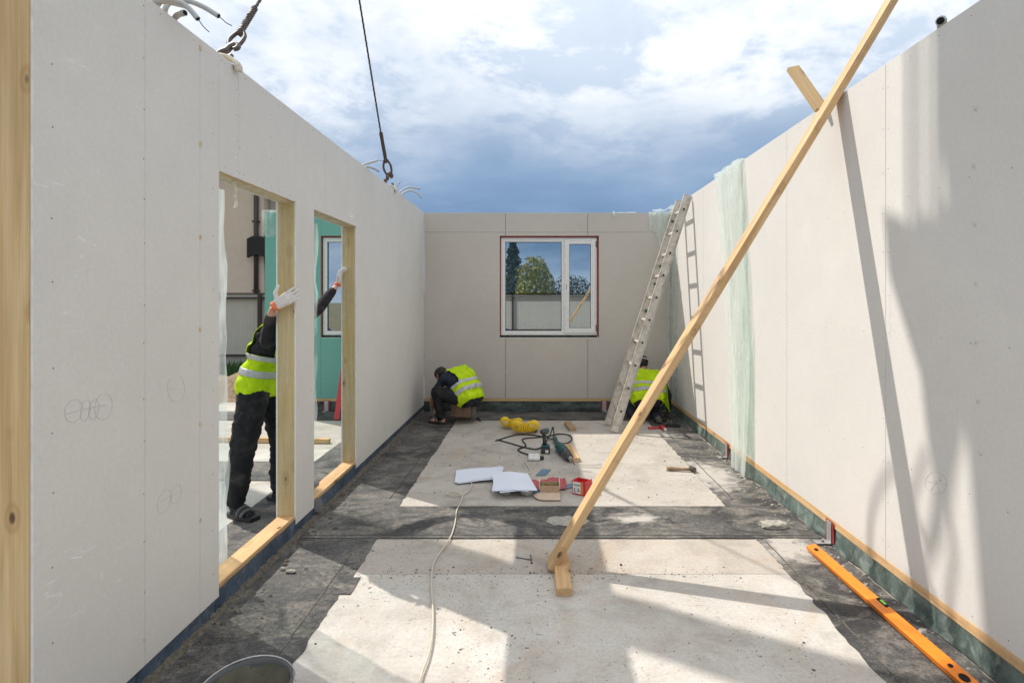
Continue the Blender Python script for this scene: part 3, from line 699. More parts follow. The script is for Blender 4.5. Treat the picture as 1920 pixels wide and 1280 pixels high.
def make_window(parent, x0, x1, z0, z1, y, mull, sash_side=1):
    """white plastic window: frame > glazing, sash, gaskets, hinges, sealing strip"""
    d = 0.045; fr = nb(); fw = 0.062; ya, yb = y+d, y+d+0.06
    a0, a1, c0, c1 = x0+0.016, x1-0.026, z0+0.036, z1-0.024
    box(fr, a0, a0+fw, ya, yb, c0, c1, .003); box(fr, a1-fw, a1, ya, yb, c0, c1, .003); box(fr, a0+fw-.002, a1-fw+.002, ya+.0005, yb, c0, c0+fw, .003); box(fr, a0+fw-.002, a1-fw+.002, ya+.0005, yb, c1-fw, c1, .003)
    box(fr, mull-0.03, mull+0.03, ya+.001, yb-.001, c0+fw-.001, c1-fw+.001, .003)
    f_ = ob('window', fr, 'pvc', parent)
    gx0, gx1, gz0, gz1 = a0+fw, mull-0.03, c0+fw, c1-fw
    ob('pane', B(gx0, gx1, ya+0.022, ya+0.028, gz0, gz1), 'glass', f_)
    gk = nb()
    for (p, q, r_, s_) in ((gx0, gx0+.006, gz0, gz1), (gx1-.006, gx1, gz0, gz1), (gx0+.006, gx1-.006, gz0, gz0+.006), (gx0+.006, gx1-.006, gz1-.006, gz1)): box(gk, p, q, ya+.004, ya+.021, r_, s_)
    ob('gasket', gk, 'gasket', f_)
    sx0, sx1, sz0, sz1 = mull+0.012, a1-0.018, c0+0.03, c1-0.022; sw = 0.072; sh = nb(); yc, yd = ya-0.014, ya-0.0005
    box(sh, sx0, sx0+sw, yc, yd, sz0, sz1, .003); box(sh, sx1-sw, sx1, yc, yd, sz0, sz1, .003); box(sh, sx0+sw-.002, sx1-sw+.002, yc+.0005, yd, sz0, sz0+sw, .003); box(sh, sx0+sw-.002, sx1-sw+.002, yc+.0005, yd, sz1-sw, sz1, .003)
    ob('sash', sh, 'pvc', f_)
    ob('pane', B(sx0+sw, sx1-sw, ya+0.006, ya+0.012, sz0+sw, sz1-sw), 'glass', f_)
    gk = nb(); p0, p1, q0, q1 = sx0+sw, sx1-sw, sz0+sw, sz1-sw
    for (p, q, r_, s_) in ((p0, p0+.005, q0, q1), (p1-.005, p1, q0, q1), (p0+.005, p1-.005, q0, q0+.005), (p0+.005, p1-.005, q1-.005, q1)): box(gk, p, q, ya-.009, ya+.005, r_, s_)
    ob('gasket', gk, 'gasket', f_)
    for zz in (sz0+.03, sz1-.12): ob('hinge', B(sx1+.001, sx1+.013, yc-.006, yc+.01, zz, zz+.09, .002), 'strap_grey', f_)
    ob('handle_socket', B(sx0+.03, sx0+.036, yc-.0012, yc, (sz0+sz1)/2-.05, (sz0+sz1)/2+.03), 'gasket', f_)
    pr = nb()                                  # rows of print on the protective film
    for (xx, zz0, zz1, yy) in ((a0+.02, c0+.1, c1-.1, ya), (mull-.004, c0+.1, c1-.1, ya+.001), (sx0+.018, sz0+.1, sz1-.1, yc), (sx0+.05, sz0+.1, sz1-.1, yc), (sx1-.02, sz0+.1, sz1-.1, yc), (sx1-.05, sz0+.1, sz1-.1, yc)):
        z_ = zz0
        while z_ < zz1:
            if random.random() < .75: box(pr, xx, xx+.0045, yy-.0006, yy+.0002, z_, z_+.016)
            z_ += .023
    for (zz, xa, xb, yy) in ((c0+.02, a0+.08, a1-.08, ya), (c1-.03, a0+.08, mull-.05, ya), (sz1-.03, sx0+.08, sx1-.08, yc)):
        x_ = xa
        while x_ < xb:
            if random.random() < .75: box(pr, x_, x_+.016, yy+.0002, yy+.0006-.0012, zz, zz+.004)
            x_ += .023
    ob('film_print', pr, 'pvc_print', f_)
    ob('sticker', B(gx0+.006, gx0+.046, ya+.0205, ya+.0219, gz0+.008, gz0+.03), 'sticker_blue', f_)
    sr = nb(); t_ = 0.004
    box(sr, x0+.0005, x0+t_, y+.001, yb-.01, z0, z1); box(sr, x1-t_, x1-.0005, y+.001, yb-.01, z0, z1); box(sr, x0+t_, x1-t_, y+.0012, yb-.01, z1-t_, z1-.0005)
    box(sr, x0+t_, a0-.0005, ya+.012, yb-.01, z0+.03, z1-t_); box(sr, a1+.0005, x1-t_, ya+.012, yb-.01, z0+.03, z1-t_); box(sr, a0, a1, ya+.012, yb-.01, c1+.0005, z1-t_)
    ob('sealing_strip', sr, 'seal_red', f_)
    ob('sill_gap', B(a0-.01, a1+.01, ya+.02, yb-.01, z0+.001, c0-.001), 'foil_dark', f_)
    ob('cut_edge', B(x0+.0006, x1-.0006, y+.0006, y+.012, z0-.004, z0+.004), 'plaster_edge', f_)
    return f_
make_window(bw, wx0, wx1, wz0, wz1, YB, (1057-U0)/128)
# film gathered in the far right corner
rows = [[(lerp(XR-0.33, XR-0.012, k/6)*1.0 if i < 3 else lerp(XR-lerp(.30, .05, min(1, i/9)), XR-0.012, k/6), YB-0.012-0.03*abs(noise.noise((i*.5, k*.7, 3))), lerp(ZBT+0.01, 0.16, i/24)) for k in range(7)] for i in range(25)]
ob('hanging_film', sheet(rows, 0.01, 8), 'film_green', bw)
rows = [[(XR-0.008-0.02*abs(noise.noise((i*.5, k*.7, 13))), lerp(7.50, YB-0.02, k/4) if i > 0 else lerp(7.2, YB-.02, k/4), lerp(2.965, 0.2, i/24)) for k in range(5)] for i in range(25)]
ob('hanging_film', sheet(rows, 0.008, 8), 'film_clear', bw)
rows = [[(lerp(XR-.26, XR+.14, k/5), YB-0.03+lerp(-.04, .13, i/4), ZBT+0.03+0.055*abs(noise.noise((i*.8, k*.9, 6)))+(0.04 if k > 2 else 0)) for k in range(6)] for i in range(5)]
ob('hanging_film', sheet(rows, 0.02, 9), 'film_white', bw)
bm = nb(); tube(bm, smooth_path([(1.13, 7.93, 2.905), (1.13, 7.90, 2.915), (1.135, 7.87, 2.90), (1.13, 7.866, 2.85)], 5), .012, 7)
ob('film_roll', bm, 'film_white', bw)
bm = sheet([[(lerp(1.16, 1.46, i/8), 7.88+.05*j+.02*noise.noise((i, j, 2)), 2.906+.02*abs(noise.noise((i*.9, j, 4)))) for i in range(9)] for j in range(3)], .006)
ob('film_scrap', bm, 'film_white', bw)

# --- green board panel of the next room
GX0, GX1 = -3.98, -1.80
gw = thing('wall_panel', (-2.9, 7.97, 0), 'green boarded wall panel with a window, seen through the door openings', 'wall panel')
gx0, gx1 = -3.16, -1.86+.0
gj = [GX0, -3.16, -2.49, GX1]
sheets(gw, [(GX0, gx0, 0.19, ZBT), (gx0, -2.49, 0.19, wz0), (-2.49, GX1, 0.19, wz0), (gx0, GX1, wz1, ZBT), (gx1, GX1, wz0, wz1)], 'y', YB, YB+0.0125, 'board_green', .004)
for (a, b, c, d) in ((GX0+.003, gx0-.03, 0.2, ZBT-.01), (gx1+.03, GX1-.001, 0.2, ZBT-.01), (gx0-.03, gx1+.03, 0.2, wz0-.03), (gx0-.03, gx1+.03, wz1+.03, ZBT-.01)):
    if b > a: ob('insulation', B(a, b, YB+0.0135, YB+0.112, c, d), 'core', gw)
sheets(gw, [(GX0, gx0, 0.1, ZBT), (gx1, GX1, 0.1, ZBT), (gx0, gx1, 0.1, wz0), (gx0, gx1, wz1, ZBT)], 'y', YB+0.115, YB+0.127, 'board_green')
ob('sill_beam', B(GX0, GX1-.01, YB+0.030, YB+0.112, 0.002, 0.1445), 'core', gw)
timber('bottom_strip', (GX0, YB+0.036, 0.1665), (GX1, YB+0.036, 0.1665), 0.066, 0.043, 'wood_stud', gw)
rows = [[(lerp(GX0, GX1, i/40), YB+0.004-0.02*(j/4)+0.018*noise.noise((i*.3, j*.6, 3)), lerp(0.142, 0.006, j/4)) for i in range(41)] for j in range(5)]
ob('foil_skirt', sheet(rows), 'foil_dark', gw)
make_window(gw, gx0, gx1, wz0, wz1, YB, -2.55)
rows = [[(lerp(GX0-0.03, GX0+.22, k/5), YB-0.02-0.04*abs(noise.noise((i*.6, k*.8, 3))), lerp(2.94, 2.55-.12*noise.noise((k*.8, 2, 2)), i/6)) for k in range(6)] for i in range(7)]
ob('hanging_film', sheet(rows, 0.012, 8), 'film_clear', gw)
rows = [[(GX0+lerp(0, 2.1, k/10), YB+lerp(-.03, .15, i/3), 2.925+.03*abs(noise.noise((i*.8, k*.9, 6)))) for k in range(11)] for i in range(4)]
ob('hanging_film', sheet(rows, 0.012, 8), 'film_white', gw)

# mortar squeezed out under the hanging panel
rows = []
for j in range(7):
    rows.append([(XL-0.05+j*0.0125+0.014*noise.noise((i*.35, j, 2)), lerp(1.2, 7.86, i/420), (0.036, 0.038, 0.036, 0.032, 0.026, 0.016, 0.003)[j]+0.020*noise.noise((i*.55, j*.9, 5))*(1 if j < 6 else 0)) for i in range(421)])
tag(ob('mortar_bed', sheet(rows), 'mortar_dark', floor), None, None, None, 'stuff')

# steel angle brackets in red tape at the wall feet
def bracket(loc, rz, label):
    t = thing('angle_bracket', loc, label, 'bracket', None, Matrix.Rotation(rz, 4, 'Z')); mw = WM[t.name]     # local: wall plane at y=0, room towards -y
    bm = nb(); box(bm, -0.028, 0.028, -0.010, -0.006, 0.004, 0.15, .001); box(bm, -0.028, 0.028, -0.10, -0.010, 0.008, 0.012, .001); ob('steel_angle', bm, 'galv', t, mw)
    ob('tape', sheet([[(-0.05+k*.033+.006*noise.noise((k, i, loc[1])), -0.003-.002*abs(noise.noise((k, i, 2))), lerp(0.155, 0.012, i/4)) for k in range(4)] for i in range(5)]), 'tape_red', t, mw)
    bm = nb(); lathe(bm, [(0.009, 0), (0.009, 0.007), (0.004, 0.007)], (0, -0.05, 0.012), 6, 0, True); ob('bolt', bm, 'screw', t, mw)
    return t
bracket((0.99, 7.875, 0.004), 0, 'red taped steel bracket at the foot of the beige end wall beside the ladder')
bracket((-3.07, 7.875, 0.004), 0, 'red taped steel bracket under the green panel, seen through the far doorway')
bracket((1.962, 3.60, 0.004), R(-90), 'red taped steel bracket at the sunlit wall foot by the orange level')
bracket((1.962, 5.55, 0.004), R(-90), 'red taped steel bracket at the sunlit wall foot behind the hanging film')

# ------------------------------------------------------------------ slings, conduits, crane
HOOK = Vector((-1.70, 4.64, 5.28))
def strand_rope(bm, p0, p1, r, pitch, strands=3, ppt=9, mi=0):
    p0, p1 = Vector(p0), Vector(p1); L = (p1-p0).length; fr_ = frame_to(p0, p1); k = max(8, int(L/pitch*ppt))
    for s_ in range(strands):
        tube(bm, [fr_ @ Vector((r*.55*math.cos(2*math.pi*(i/ppt+s_/strands)), r*.55*math.sin(2*math.pi*(i/ppt+s_/strands)), L*i/k)) for i in range(k+1)], r*.55, 5)
    return bm
def sling(base, label, rr, scale):
    base = Vector(base); d = (HOOK-base).normalized(); side = Vector((1, 0, 0)); fr_ = frame_to(base, HOOK, (1, 0, 0))
    t = thing('lifting_sling', base, label, 'sling', 'crane slings on the hanging wall')
    q = lambda x, y, z: fr_ @ (Vector((x, y, z))*scale)
    # hook: open S of forged steel
    P = smooth_path([q(0, .045, .00), q(0, .03, -.035), q(0, -.01, -.05), q(0, -.045, -.02), q(0, -.04, .03), q(0, -.01, .06), q(0, .0, .10), q(0, .02, .125), q(0, .045, .115), q(0, .05, .085), q(0, .03, .07)], 5)
    ob('hook', tube(nb(), P, .017*scale, 8, rad=lambda i, n_=len(P): .018*scale*(0.75+0.45*math.sin(math.pi*i/n_))), 'steel_dark', t)
    loop = smooth_path([q(0, .02, .30), q(0, .055, .22), q(0, .05, .13), q(0, .025, .095), q(0, -.015, .12), q(0, -.035, .20), q(0, -.01, .29)], 6)
    ob('eye_loop', tube(nb(), loop, .013*scale, 7), 'rope_steel', t)
    ob('splice', strand_rope(nb(), q(0, .005, .26), q(0, 0, .62), .021*scale, .07*scale), 'rope_steel', t)
    ob('rope', strand_rope(nb(), q(0, 0, .60), HOOK+Vector((0, 0, 0)), rr, .16, 3, 6), 'rope_steel', t)
    return t
sling((-1.715, 2.965, 2.975), 'twisted steel sling hooked to the left wall top nearest the camera', .0095, .86)
sling((-1.715, 6.26, 2.985), 'long thin steel sling hooked to the left wall top near the far corner', .0095, .95)
def strap(loc, label):
    t = thing('rope_strap', loc, label, 'rope', 'rope straps on the hanging wall'); loc = Vector(loc)
    for k in range(2):
        P = smooth_path([loc+Vector((-.075, -.02+.03*k, -.12)), loc+Vector((-.078, -.02+.03*k, .0)), loc+Vector((-.03, -.01+.02*k, .035)), loc+Vector((.03, .01*k, .032)), loc+Vector((.084, .02*k, .0)), loc+Vector((.088, .03*k, -.035)), loc+Vector((.086, .02, -.01))], 5)
        ob('strap_turn', tube(nb(), P, .014, 7), 'rope_white', t)
    return t
strap((-1.717, 2.93, 2.918), 'off white rope strap under the nearest sling hook')
strap((-1.717, 6.24, 2.918), 'off white rope strap under the far sling hook')
def corrugated(bm, P, r):
    P = smooth_path(P, 22); P2 = []
    acc = 0; prev = P[0]
    for p in P: P2.append(p)
    tube(bm, P2, r, 9, rad=lambda i: r*(1.0 if i % 2 else 0.84))
def conduit(P, r, label, wire=True, group=None):
    P = [Vector(p) for p in P]; t = thing('cable_conduit', P[0], label, 'conduit', group)
    bm = nb(); corrugated(bm, P, r); ob('corrugated_tube', bm, 'conduit', t)
    d = (P[-1]-P[-2]).normalized(); bm = nb(); tube(bm, [P[-1]-d*.004, P[-1]+d*.0012], r*.78, 9); ob('tube_mouth', bm, 'hole_black', t)
    if wire:
        e = P[-1]; bm = nb(); tube(bm, smooth_path([e, e+d*.02+Vector((0, 0, -.004)), e+d*.035+Vector((.004, 0, -.012)), e+d*.06+Vector((.01, 0, -.014))], 4), .0022, 5); ob('wire', bm, 'wire', t)
    return t
gr = 'grey corrugated conduits on the wall tops'
conduit([(-1.70, 2.36, 2.89), (-1.69, 2.38, 2.945), (-1.64, 2.40, 2.968), (-1.57, 2.41, 2.945), (-1.515, 2.41, 2.885)], .0125, 'grey corrugated conduit arching lowest over the near wall top with wire', True, gr)
conduit([(-1.70, 2.45, 2.89), (-1.69, 2.47, 2.985), (-1.62, 2.49, 3.01), (-1.55, 2.50, 2.99), (-1.475, 2.50, 2.945)], .0125, 'grey corrugated conduit reaching furthest right over near wall top', True, gr)
conduit([(-1.70, 2.50, 2.89), (-1.68, 2.50, 2.935), (-1.655, 2.49, 2.948), (-1.612, 2.47, 2.945)], .014, 'short grey conduit stub with open mouth on the near wall top', False, gr)
conduit([(-1.70, 2.40, 2.89), (-1.69, 2.40, 2.94), (-1.675, 2.42, 2.97), (-1.62, 2.49, 2.985)], .0125, 'grey conduit passing behind the others on the near wall top', False, gr)
conduit([(-1.70, 2.27, 2.89), (-1.70, 2.27, 2.96), (-1.69, 2.27, 3.05)], .014, 'upright grey conduit cut off at the picture top edge', False, gr)
conduit([(-1.69, 5.20, 2.89), (-1.68, 5.22, 2.935), (-1.62, 5.25, 2.965), (-1.56, 5.27, 2.99)], .012, 'pale conduit stub pointing up between the two slings', True, gr)
conduit([(-1.69, 5.26, 2.89), (-1.67, 5.28, 2.93), (-1.60, 5.30, 2.92), (-1.555, 5.31, 2.895)], .012, 'pale conduit stub drooping between the two slings', False, gr)
conduit([(-1.69, 6.50, 2.89), (-1.69, 6.51, 2.95), (-1.68, 6.52, 3.02), (-1.655, 6.53, 3.06)], .011, 'upright thin conduit just past the far sling', False, gr)
conduit([(-1.69, 6.60, 2.89), (-1.67, 6.62, 2.96), (-1.58, 6.63, 3.01), (-1.48, 6.64, 3.005), (-1.44, 6.64, 2.995)], .011, 'upper of two arching conduits past the far sling', False, gr)
conduit([(-1.69, 6.68, 2.89), (-1.66, 6.69, 2.95), (-1.57, 6.70, 2.985), (-1.48, 6.70, 2.95), (-1.435, 6.70, 2.90)], .011, 'lower of two arching conduits past the far sling', False, gr)
conduit([(2.05, 2.72, 2.93), (2.04, 2.71, 2.985), (2.00, 2.66, 3.005), (1.965, 2.62, 2.985)], .022, 'grey conduit curling over the top of the sunlit right wall', False, gr)

CS = Vector((-.714, .463, 1.0))*0.9
# loader crane that carries the hanging wall: stands left of the slab, its boom overhead out of the picture
cr = thing('loader_crane', (-9.94, 8.99, -0.16), 'yellow loader crane left of the slab, its boom head shading the right wall', 'crane')
def beamq(bm, p0, p1, wx, wy, up=(0, 0, 1)):
    t = bmesh.new(); L = (Vector(p1)-Vector(p0)).length; box(t, -wx/2, wx/2, -wy/2, wy/2, 0, L, .02); add(bm, t, 0, frame_to(p0, p1, up)); return bm
bm = nb(); beamq(bm, (-9.94, 8.99, -.16), (-9.94, 8.99, 5.8), .6, .6, (0, 1, 0)); box(bm, -11.1, -8.7, 8.5, 9.4, -.16, .5, .05); box(bm, -11.2, -10.9, 7.3, 10.6, -.16, .2, .03); box(bm, -8.9, -8.6, 7.3, 10.6, -.16, .2, .03); ob('pedestal', bm, 'crane_yellow', cr)
bm = nb(); beamq(bm, (-9.3, 8.57, 4.85), (-1.62, 4.26, 5.75), .40, .44); bmesh.ops.translate(bm, verts=bm.verts, vec=CS); ob('inner_boom', bm, 'crane_yellow', cr)
bm = nb(); t = bmesh.new()
prism(bm, [(4.975-.107*(8.08-12.0), 12.0), (4.975-.107*(8.08-12.0)-.37, 12.0), (4.975-.107*(8.08-5.0)-.37-.08, 5.0), (4.975-.107*(8.08-5.0), 5.0)], 0, -1.86, -1.54); bmesh.ops.translate(bm, verts=bm.verts, vec=CS); ob('outer_boom', bm, 'crane_yellow', cr)
bm = nb(); prism(bm, [(4.80, 7.16), (4.90, 7.20), (4.96, 7.06), (5.10, 7.10), (5.18, 7.05), (5.27, 7.12), (5.39, 7.16), (5.34, 6.8), (5.24, 6.58), (5.10, 6.32), (5.045, 5.96), (5.0, 5.80), (4.96, 6.05), (4.90, 6.30), (4.76, 6.36)], 0, -1.78, -1.62); bmesh.ops.translate(bm, verts=bm.verts, vec=CS); ob('knuckle_plate', bm, 'crane_yellow', cr)
for k, (yy, rr_) in enumerate(((5.24, .012), (5.17, .016), (5.09, .012), (5.02, .018))):
    ob('hydraulic_pipe', tube(nb(), [CS+Vector((-1.70, yy, 7.06)), CS+Vector((-1.70, yy+.01, 9.2))], rr_*1.3, 7), 'strap_grey', cr)
for P in ([(-1.70, 5.02, 5.95), (-1.70, 5.10, 5.55), (-1.70, 5.30, 5.85), (-1.70, 5.52, 5.60), (-1.70, 5.56, 5.25), (-1.70, 5.45, 5.05)], [(-1.68, 5.0, 5.9), (-1.66, 4.98, 5.6), (-1.66, 5.1, 5.35), (-1.68, 5.25, 5.12), (-1.7, 5.2, 5.0)],
          [(-1.72, 5.0, 5.9), (-1.7, 4.92, 5.6), (-1.7, 4.95, 5.3), (-1.7, 4.86, 5.05)], [(-1.7, 5.1, 6.0), (-1.7, 5.22, 5.65), (-1.7, 5.12, 5.4), (-1.7, 5.0, 5.2), (-1.7, 5.05, 5.0)]):
    ob('hydraulic_hose', tube(nb(), [CS+q_ for q_ in smooth_path(P, 7)], .019, 8), 'black_rubber', cr)
bm = nb(); lathe(bm, [(.01, .16), (.07, .14), (.09, .06), (.07, -.02), (.03, -.05)], HOOK+Vector((0, 0, .06)), 14, 0, True); tube(bm, smooth_path([HOOK+Vector((0, 0, .02)), HOOK+Vector((0, .04, -.05)), HOOK+Vector((0, -.01, -.09)), HOOK+Vector((0, -.06, -.05))], 5), .018, 8)
ob('hook_block', bm, 'steel_dark', cr)
ob('hoist_rope', tube(nb(), [HOOK+Vector((0, 0, .15)), (-1.70, 4.64, 12.0)], .011, 6), 'rope_steel', cr)
bm = nb(); beamq(bm, (-2.35, 5.64, 12.75), (-1.62, 4.55, 12.0), .22, .26); ob('jib', bm, 'crane_yellow', cr)

# ------------------------------------------------------------------ timbers
br = timber('brace_plank', (0.085, 3.27, 0.012), (2.62, 3.575, 4.06), 0.118, 0.046, 'wood_new', None, (-0.85, 0, 0.53), .002, 0.008)
tag(br, 'long pale timber brace slanting from floor block up over the right wall', 'plank')
# trim the foot of the brace square to the floor block
blk = timber('timber_block', (0.152, 2.965, 0.0225), (0.152, 3.43, 0.0225), 0.088, 0.045, 'wood_new', None, (0, 0, 1)); tag(blk, 'short timber block lying under the foot of the slanting brace', 'block')
cl = timber('timber_offcut', (1.925, 3.640, 2.915), (1.835, 3.86, 3.29), 0.030, 0.085, 'wood_stud', None, (1, 0, 0.2)); tag(cl, 'short timber offcut nailed across the brace at the wall top', 'plank')
b1 = timber('timber_block', (0.385, 5.42, 0.02), (0.335, 5.95, 0.02), 0.10, 0.04, 'wood_new', None, (0, 0, 1)); tag(b1, 'pale timber block on the floor beside the drill, sun across it', 'block')
b2 = timber('timber_block', (0.448, 6.70, 0.02), (0.408, 7.05, 0.02), 0.095, 0.04, 'wood_old', None, (0, 0, 1)); tag(b2, 'brown timber block on the floor between yellow hose and ladder', 'block')
b3 = timber('timber_batten', (-3.9, 6.2, 0.03), (-2.35, 6.12, 0.03), 0.05, 0.05, 'wood_new', None, (0, 0, 1)); tag(b3, 'timber batten lying on the slab behind the standing worker', 'plank')
rp = timber('red_strut', (-2.70, 7.28, 0.012), (-2.70, 7.86, 1.45), 0.075, 0.022, 'red_paint', None, (0, 1, 0)); tag(rp, 'red painted strut leaning on the green wall panel', 'strut')

# ------------------------------------------------------------------ ladder
lt = thing('ladder', (0.95, 6.82, 0), 'worn aluminium ladder leaning on the sunlit wall near the far corner', 'ladder')
f0, f1 = Vector((0.955, 6.60, 0.012)), Vector((1.925, 6.83, 2.965)); g0, g1 = Vector((0.925, 6.99, 0.012)), Vector((1.925, 7.22, 2.965))
for a, b in ((f0, f1), (g0, g1)):
    bm = nb(); L = (b-a).length; box(bm, -.0125, .0125, -.052, -.048, .04, L); box(bm, -.0125, .0125, .048, .052, .04, L); box(bm, .0095, .0125, -.048, .048, .04, L)
    st = ob('stile', bm, 'aluminium', lt, frame_to(a, b, (-1, 0, 0)))
    bm = nb(); box(bm, -.016, .016, -.045, .045, -.0, .075, .006); ob('rubber_foot', bm, 'aluminium', st, frame_to(a, b, (-1, 0, 0)))
for k in range(10):
    t_ = 0.085+k*0.0945; p, q = f0.lerp(f1, t_), g0.lerp(g1, t_); d = (q-p).normalized()
    m_ = frame_to(p-d*.0145, q+d*.0145, (-1, 0, .33)); L = (q-p).length+.029
    bm = nb(); s_ = .0135
    for (x0, x1, y0, y1) in ((-s_, s_, -s_, -s_+.002), (-s_, s_, s_-.002, s_), (-s_, -s_+.002, -s_+.002, s_-.002), (s_-.002, s_, -s_+.002, s_-.002)): box(bm, x0, x1, y0, y1, 0, L)
    rg = ob('rung', bm, 'aluminium', lt, m_); ob('rung_hole', B(-s_+.0022, s_-.0022, -s_+.0022, s_-.0022, .0006, .0016), 'hole_black', rg, m_)
for t_, o_, s_ in ((.90, .02, .03), (.70, -.03, .03), (.62, -.03, .028), (.50, -.03, .035), (.36, .0, .02)):
    bm = nb(); c = g0.lerp(g1, t_); fm = frame_to(c, g1, (-1, 0, 0)); t = bmesh.new(); bmesh.ops.create_cone(t, cap_ends=True, segments=7, radius1=s_*.7, radius2=s_*.5, depth=.004); add(bm, t, 0, fm @ Matrix.Translation((-.0145, o_*.6, 0)) @ Matrix.Rotation(R(90), 4, 'Y'))
    ob('paint_splash', bm, 'paint_green', lt)
bm = nb(); c = f0.lerp(f1, .66); t = bmesh.new(); bmesh.ops.create_cone(t, cap_ends=True, segments=7, radius1=.035, radius2=.028, depth=.003); add(bm, t, 0, frame_to(c, f1, (-1, 0, 0)) @ Matrix.Translation((.0140, .0, 0)) @ Matrix.Rotation(R(90), 4, 'Y'))
ob('paint_splash', bm, 'paint_brown', lt)

# ------------------------------------------------------------------ spirit level
lv = thing('spirit_level', (1.79, 2.8, 0.01), 'long orange spirit level lying along the foot of the sunlit wall', 'level')
mlv = frame_to((1.800, 2.16, 0.034), (1.778, 3.49, 0.034), (-.25, 0, 1)); L = 1.33
bm = nb(); box(bm, -.031, .031, .005, .0115, 0, L, .001); box(bm, -.031, .031, -.0115, -.005, 0, L, .001); box(bm, -.031, -.022, -.013, .0125, 0, L, .001); box(bm, .022, .031, -.013, .0125, 0, L, .001); box(bm, -.004, .004, .010, .0128, 0.0, L)
ob('level_body', bm, 'level_orange', lv, mlv)
def disc_l(r1, r2, z0, nm, mt):
    bm = nb(); t = bmesh.new(); bmesh.ops.create_cone(t, cap_ends=True, segments=16, radius1=1, radius2=1, depth=.0022); bmesh.ops.scale(t, vec=(r1, r2, 1), verts=t.verts)
    add(bm, t, 0, Matrix.Translation((0, .0131, z0)) @ Matrix.Rotation(R(90), 4, 'X')); ob(nm, bm, mt, lv, mlv)
disc_l(.017, .026, .10, 'hand_hole', 'hole_black'); disc_l(.010, .012, .175, 'hand_hole', 'hole_black'); disc_l(.012, .018, L-.07, 'end_vial', 'hole_black')
ob('vial_window', B(-.0325, -.012, -.004, .0138, L*.46, L*.46+.085, .002), 'hole_black', lv, mlv); ob('vial', B(-.034, -.016, .0, .0150, L*.46+.018, L*.46+.066, .004), 'vial', lv, mlv)

# ------------------------------------------------------------------ bucket
bk = thing('bucket', (-1.045, 1.93, 0), 'mixing bucket with a rim of drying mortar at the bottom edge of the picture', 'bucket'); c = (-1.045, 1.93, 0.005)
bm = nb(); lathe(bm, [(.115, 0), (.125, .0), (.152, .225), (.160, .227), (.160, .238), (.150, .240), (.146, .225), (.119, .012), (.0, .012)], c, 30); ob('pail', bm, 'bucket', bk)
bm = nb(); lathe(bm, [(.0, .085), (.06, .092), (.10, .11), (.128, .15), (.137, .195), (.1455, .228)], c, 30)
for v_ in bm.verts: v_.co += wobble(v_.co, 22, .007)*Vector((.5, .5, 1)).length
ob('mortar_mix', bm, 'cement_wet', bk)
P = [Vector(c)+Vector((.163*math.cos(a), .163*math.sin(a), .225-.05*math.sin(a)*0+0.012)) for a in [R(20+320*i/24) for i in range(25)]]
ob('handle', tube(nb(), [Vector(c)+Vector((.166*math.cos(R(a)), .166*math.sin(R(a)), .222+.022*math.sin(R((a-20)*1.0)))) for a in range(20, 201, 8)], .003, 6), 'galv', bk)

# ------------------------------------------------------------------ papers and boxes
def paper_stack(name, corners, lift, nsheets, seed, label):
    c = [Vector(p) for p in corners]; t = thing(name, (c[0]+c[2])/2, label, 'drawings')
    for s_ in range(nsheets):
        rows = []; off = Vector((random.uniform(-.022, .022), random.uniform(-.018, .018), 0))
        for i in range(13):
            r_ = []
            for k in range(15):
                a, b = i/12, k/14; p = c[0].lerp(c[1], b).lerp(c[3].lerp(c[2], b), a)+off; p += Vector((-(a-.5)*.3, (b-.5)*.35, 0))*(.11*math.sin(s_*2.7+seed))
                p.z = lift(a, b)+.0012*s_+.005*noise.noise((a*2.1+seed, b*2.6, seed))+.004*noise.noise((a*1.3+s_*3, b*1.7, seed))*(a*b+.2)+.002; r_.append(p)
            rows.append(r_)
        bm = sheet(rows)
        ob('paper_sheet', bm, 'paper', t)
    bm = nb()
    for i in range(5):
        a = .2+.14*i; P = [c[0].lerp(c[1], b).lerp(c[3].lerp(c[2], b), a) for b in (.12, .25, .4, .52, .7, .84)]
        for p, b in zip(P, (.12, .25, .4, .52, .7, .84)): p.z = lift(a, b)+.0035*nsheets+.012*noise.noise((a*2.1+seed, b*2.6, seed))+.004
        if i != 2: tube(bm, P[:random.randint(3, 6)], .0009, 4)
    bm.free(); return t
paper_stack('drawing_sheets', [fl(853, 909), fl(935, 902), fl(940, 880), fl(858, 886)], lambda a, b: .014+.014*b*b+.006*math.sin(b*6)*a, 4, 1.0, 'wrinkled white drawings, the left pile on the pale floor')
paper_stack('drawing_sheets', [(-.335, 4.42, 0), (-.03, 4.44, 0), (-.085, 4.86, 0), (-.375, 4.88, 0)], lambda a, b: .064+.006*a-.014*abs(b-.5), 5, 5.0, 'folded white drawings, the right pile raised on pots')
def pot(loc, r_, h, label):
    bm = nb(); lathe(bm, [(r_*.85, 0), (r_, h*.15), (r_*1.05, h*.8), (r_*.9, h), (r_*.3, h)], loc, 16, 0, True)
    for v_ in bm.verts: v_.co += wobble(v_.co, 25, .006)
    return tag(ob('plastic_pot', bm, 'pot', origin=loc, smooth=True), label, 'pot', 'squashed pots under the drawings')
pot((-.085, 4.52, .002), .055, .050, 'squashed clear plastic pot under the right corner of the drawings'); pot((-.26, 4.53, .002), .05, .050, 'squashed clear plastic pot under the left edge of the right drawings')
bx = thing('cardboard_box', (.105, 4.55, 0), 'open brown cardboard box of nails with its flap on the floor', 'box')
x0, x1, y0, y1, h = .028, .190, 4.50, 4.62, .078
bm = nb(); e = .003
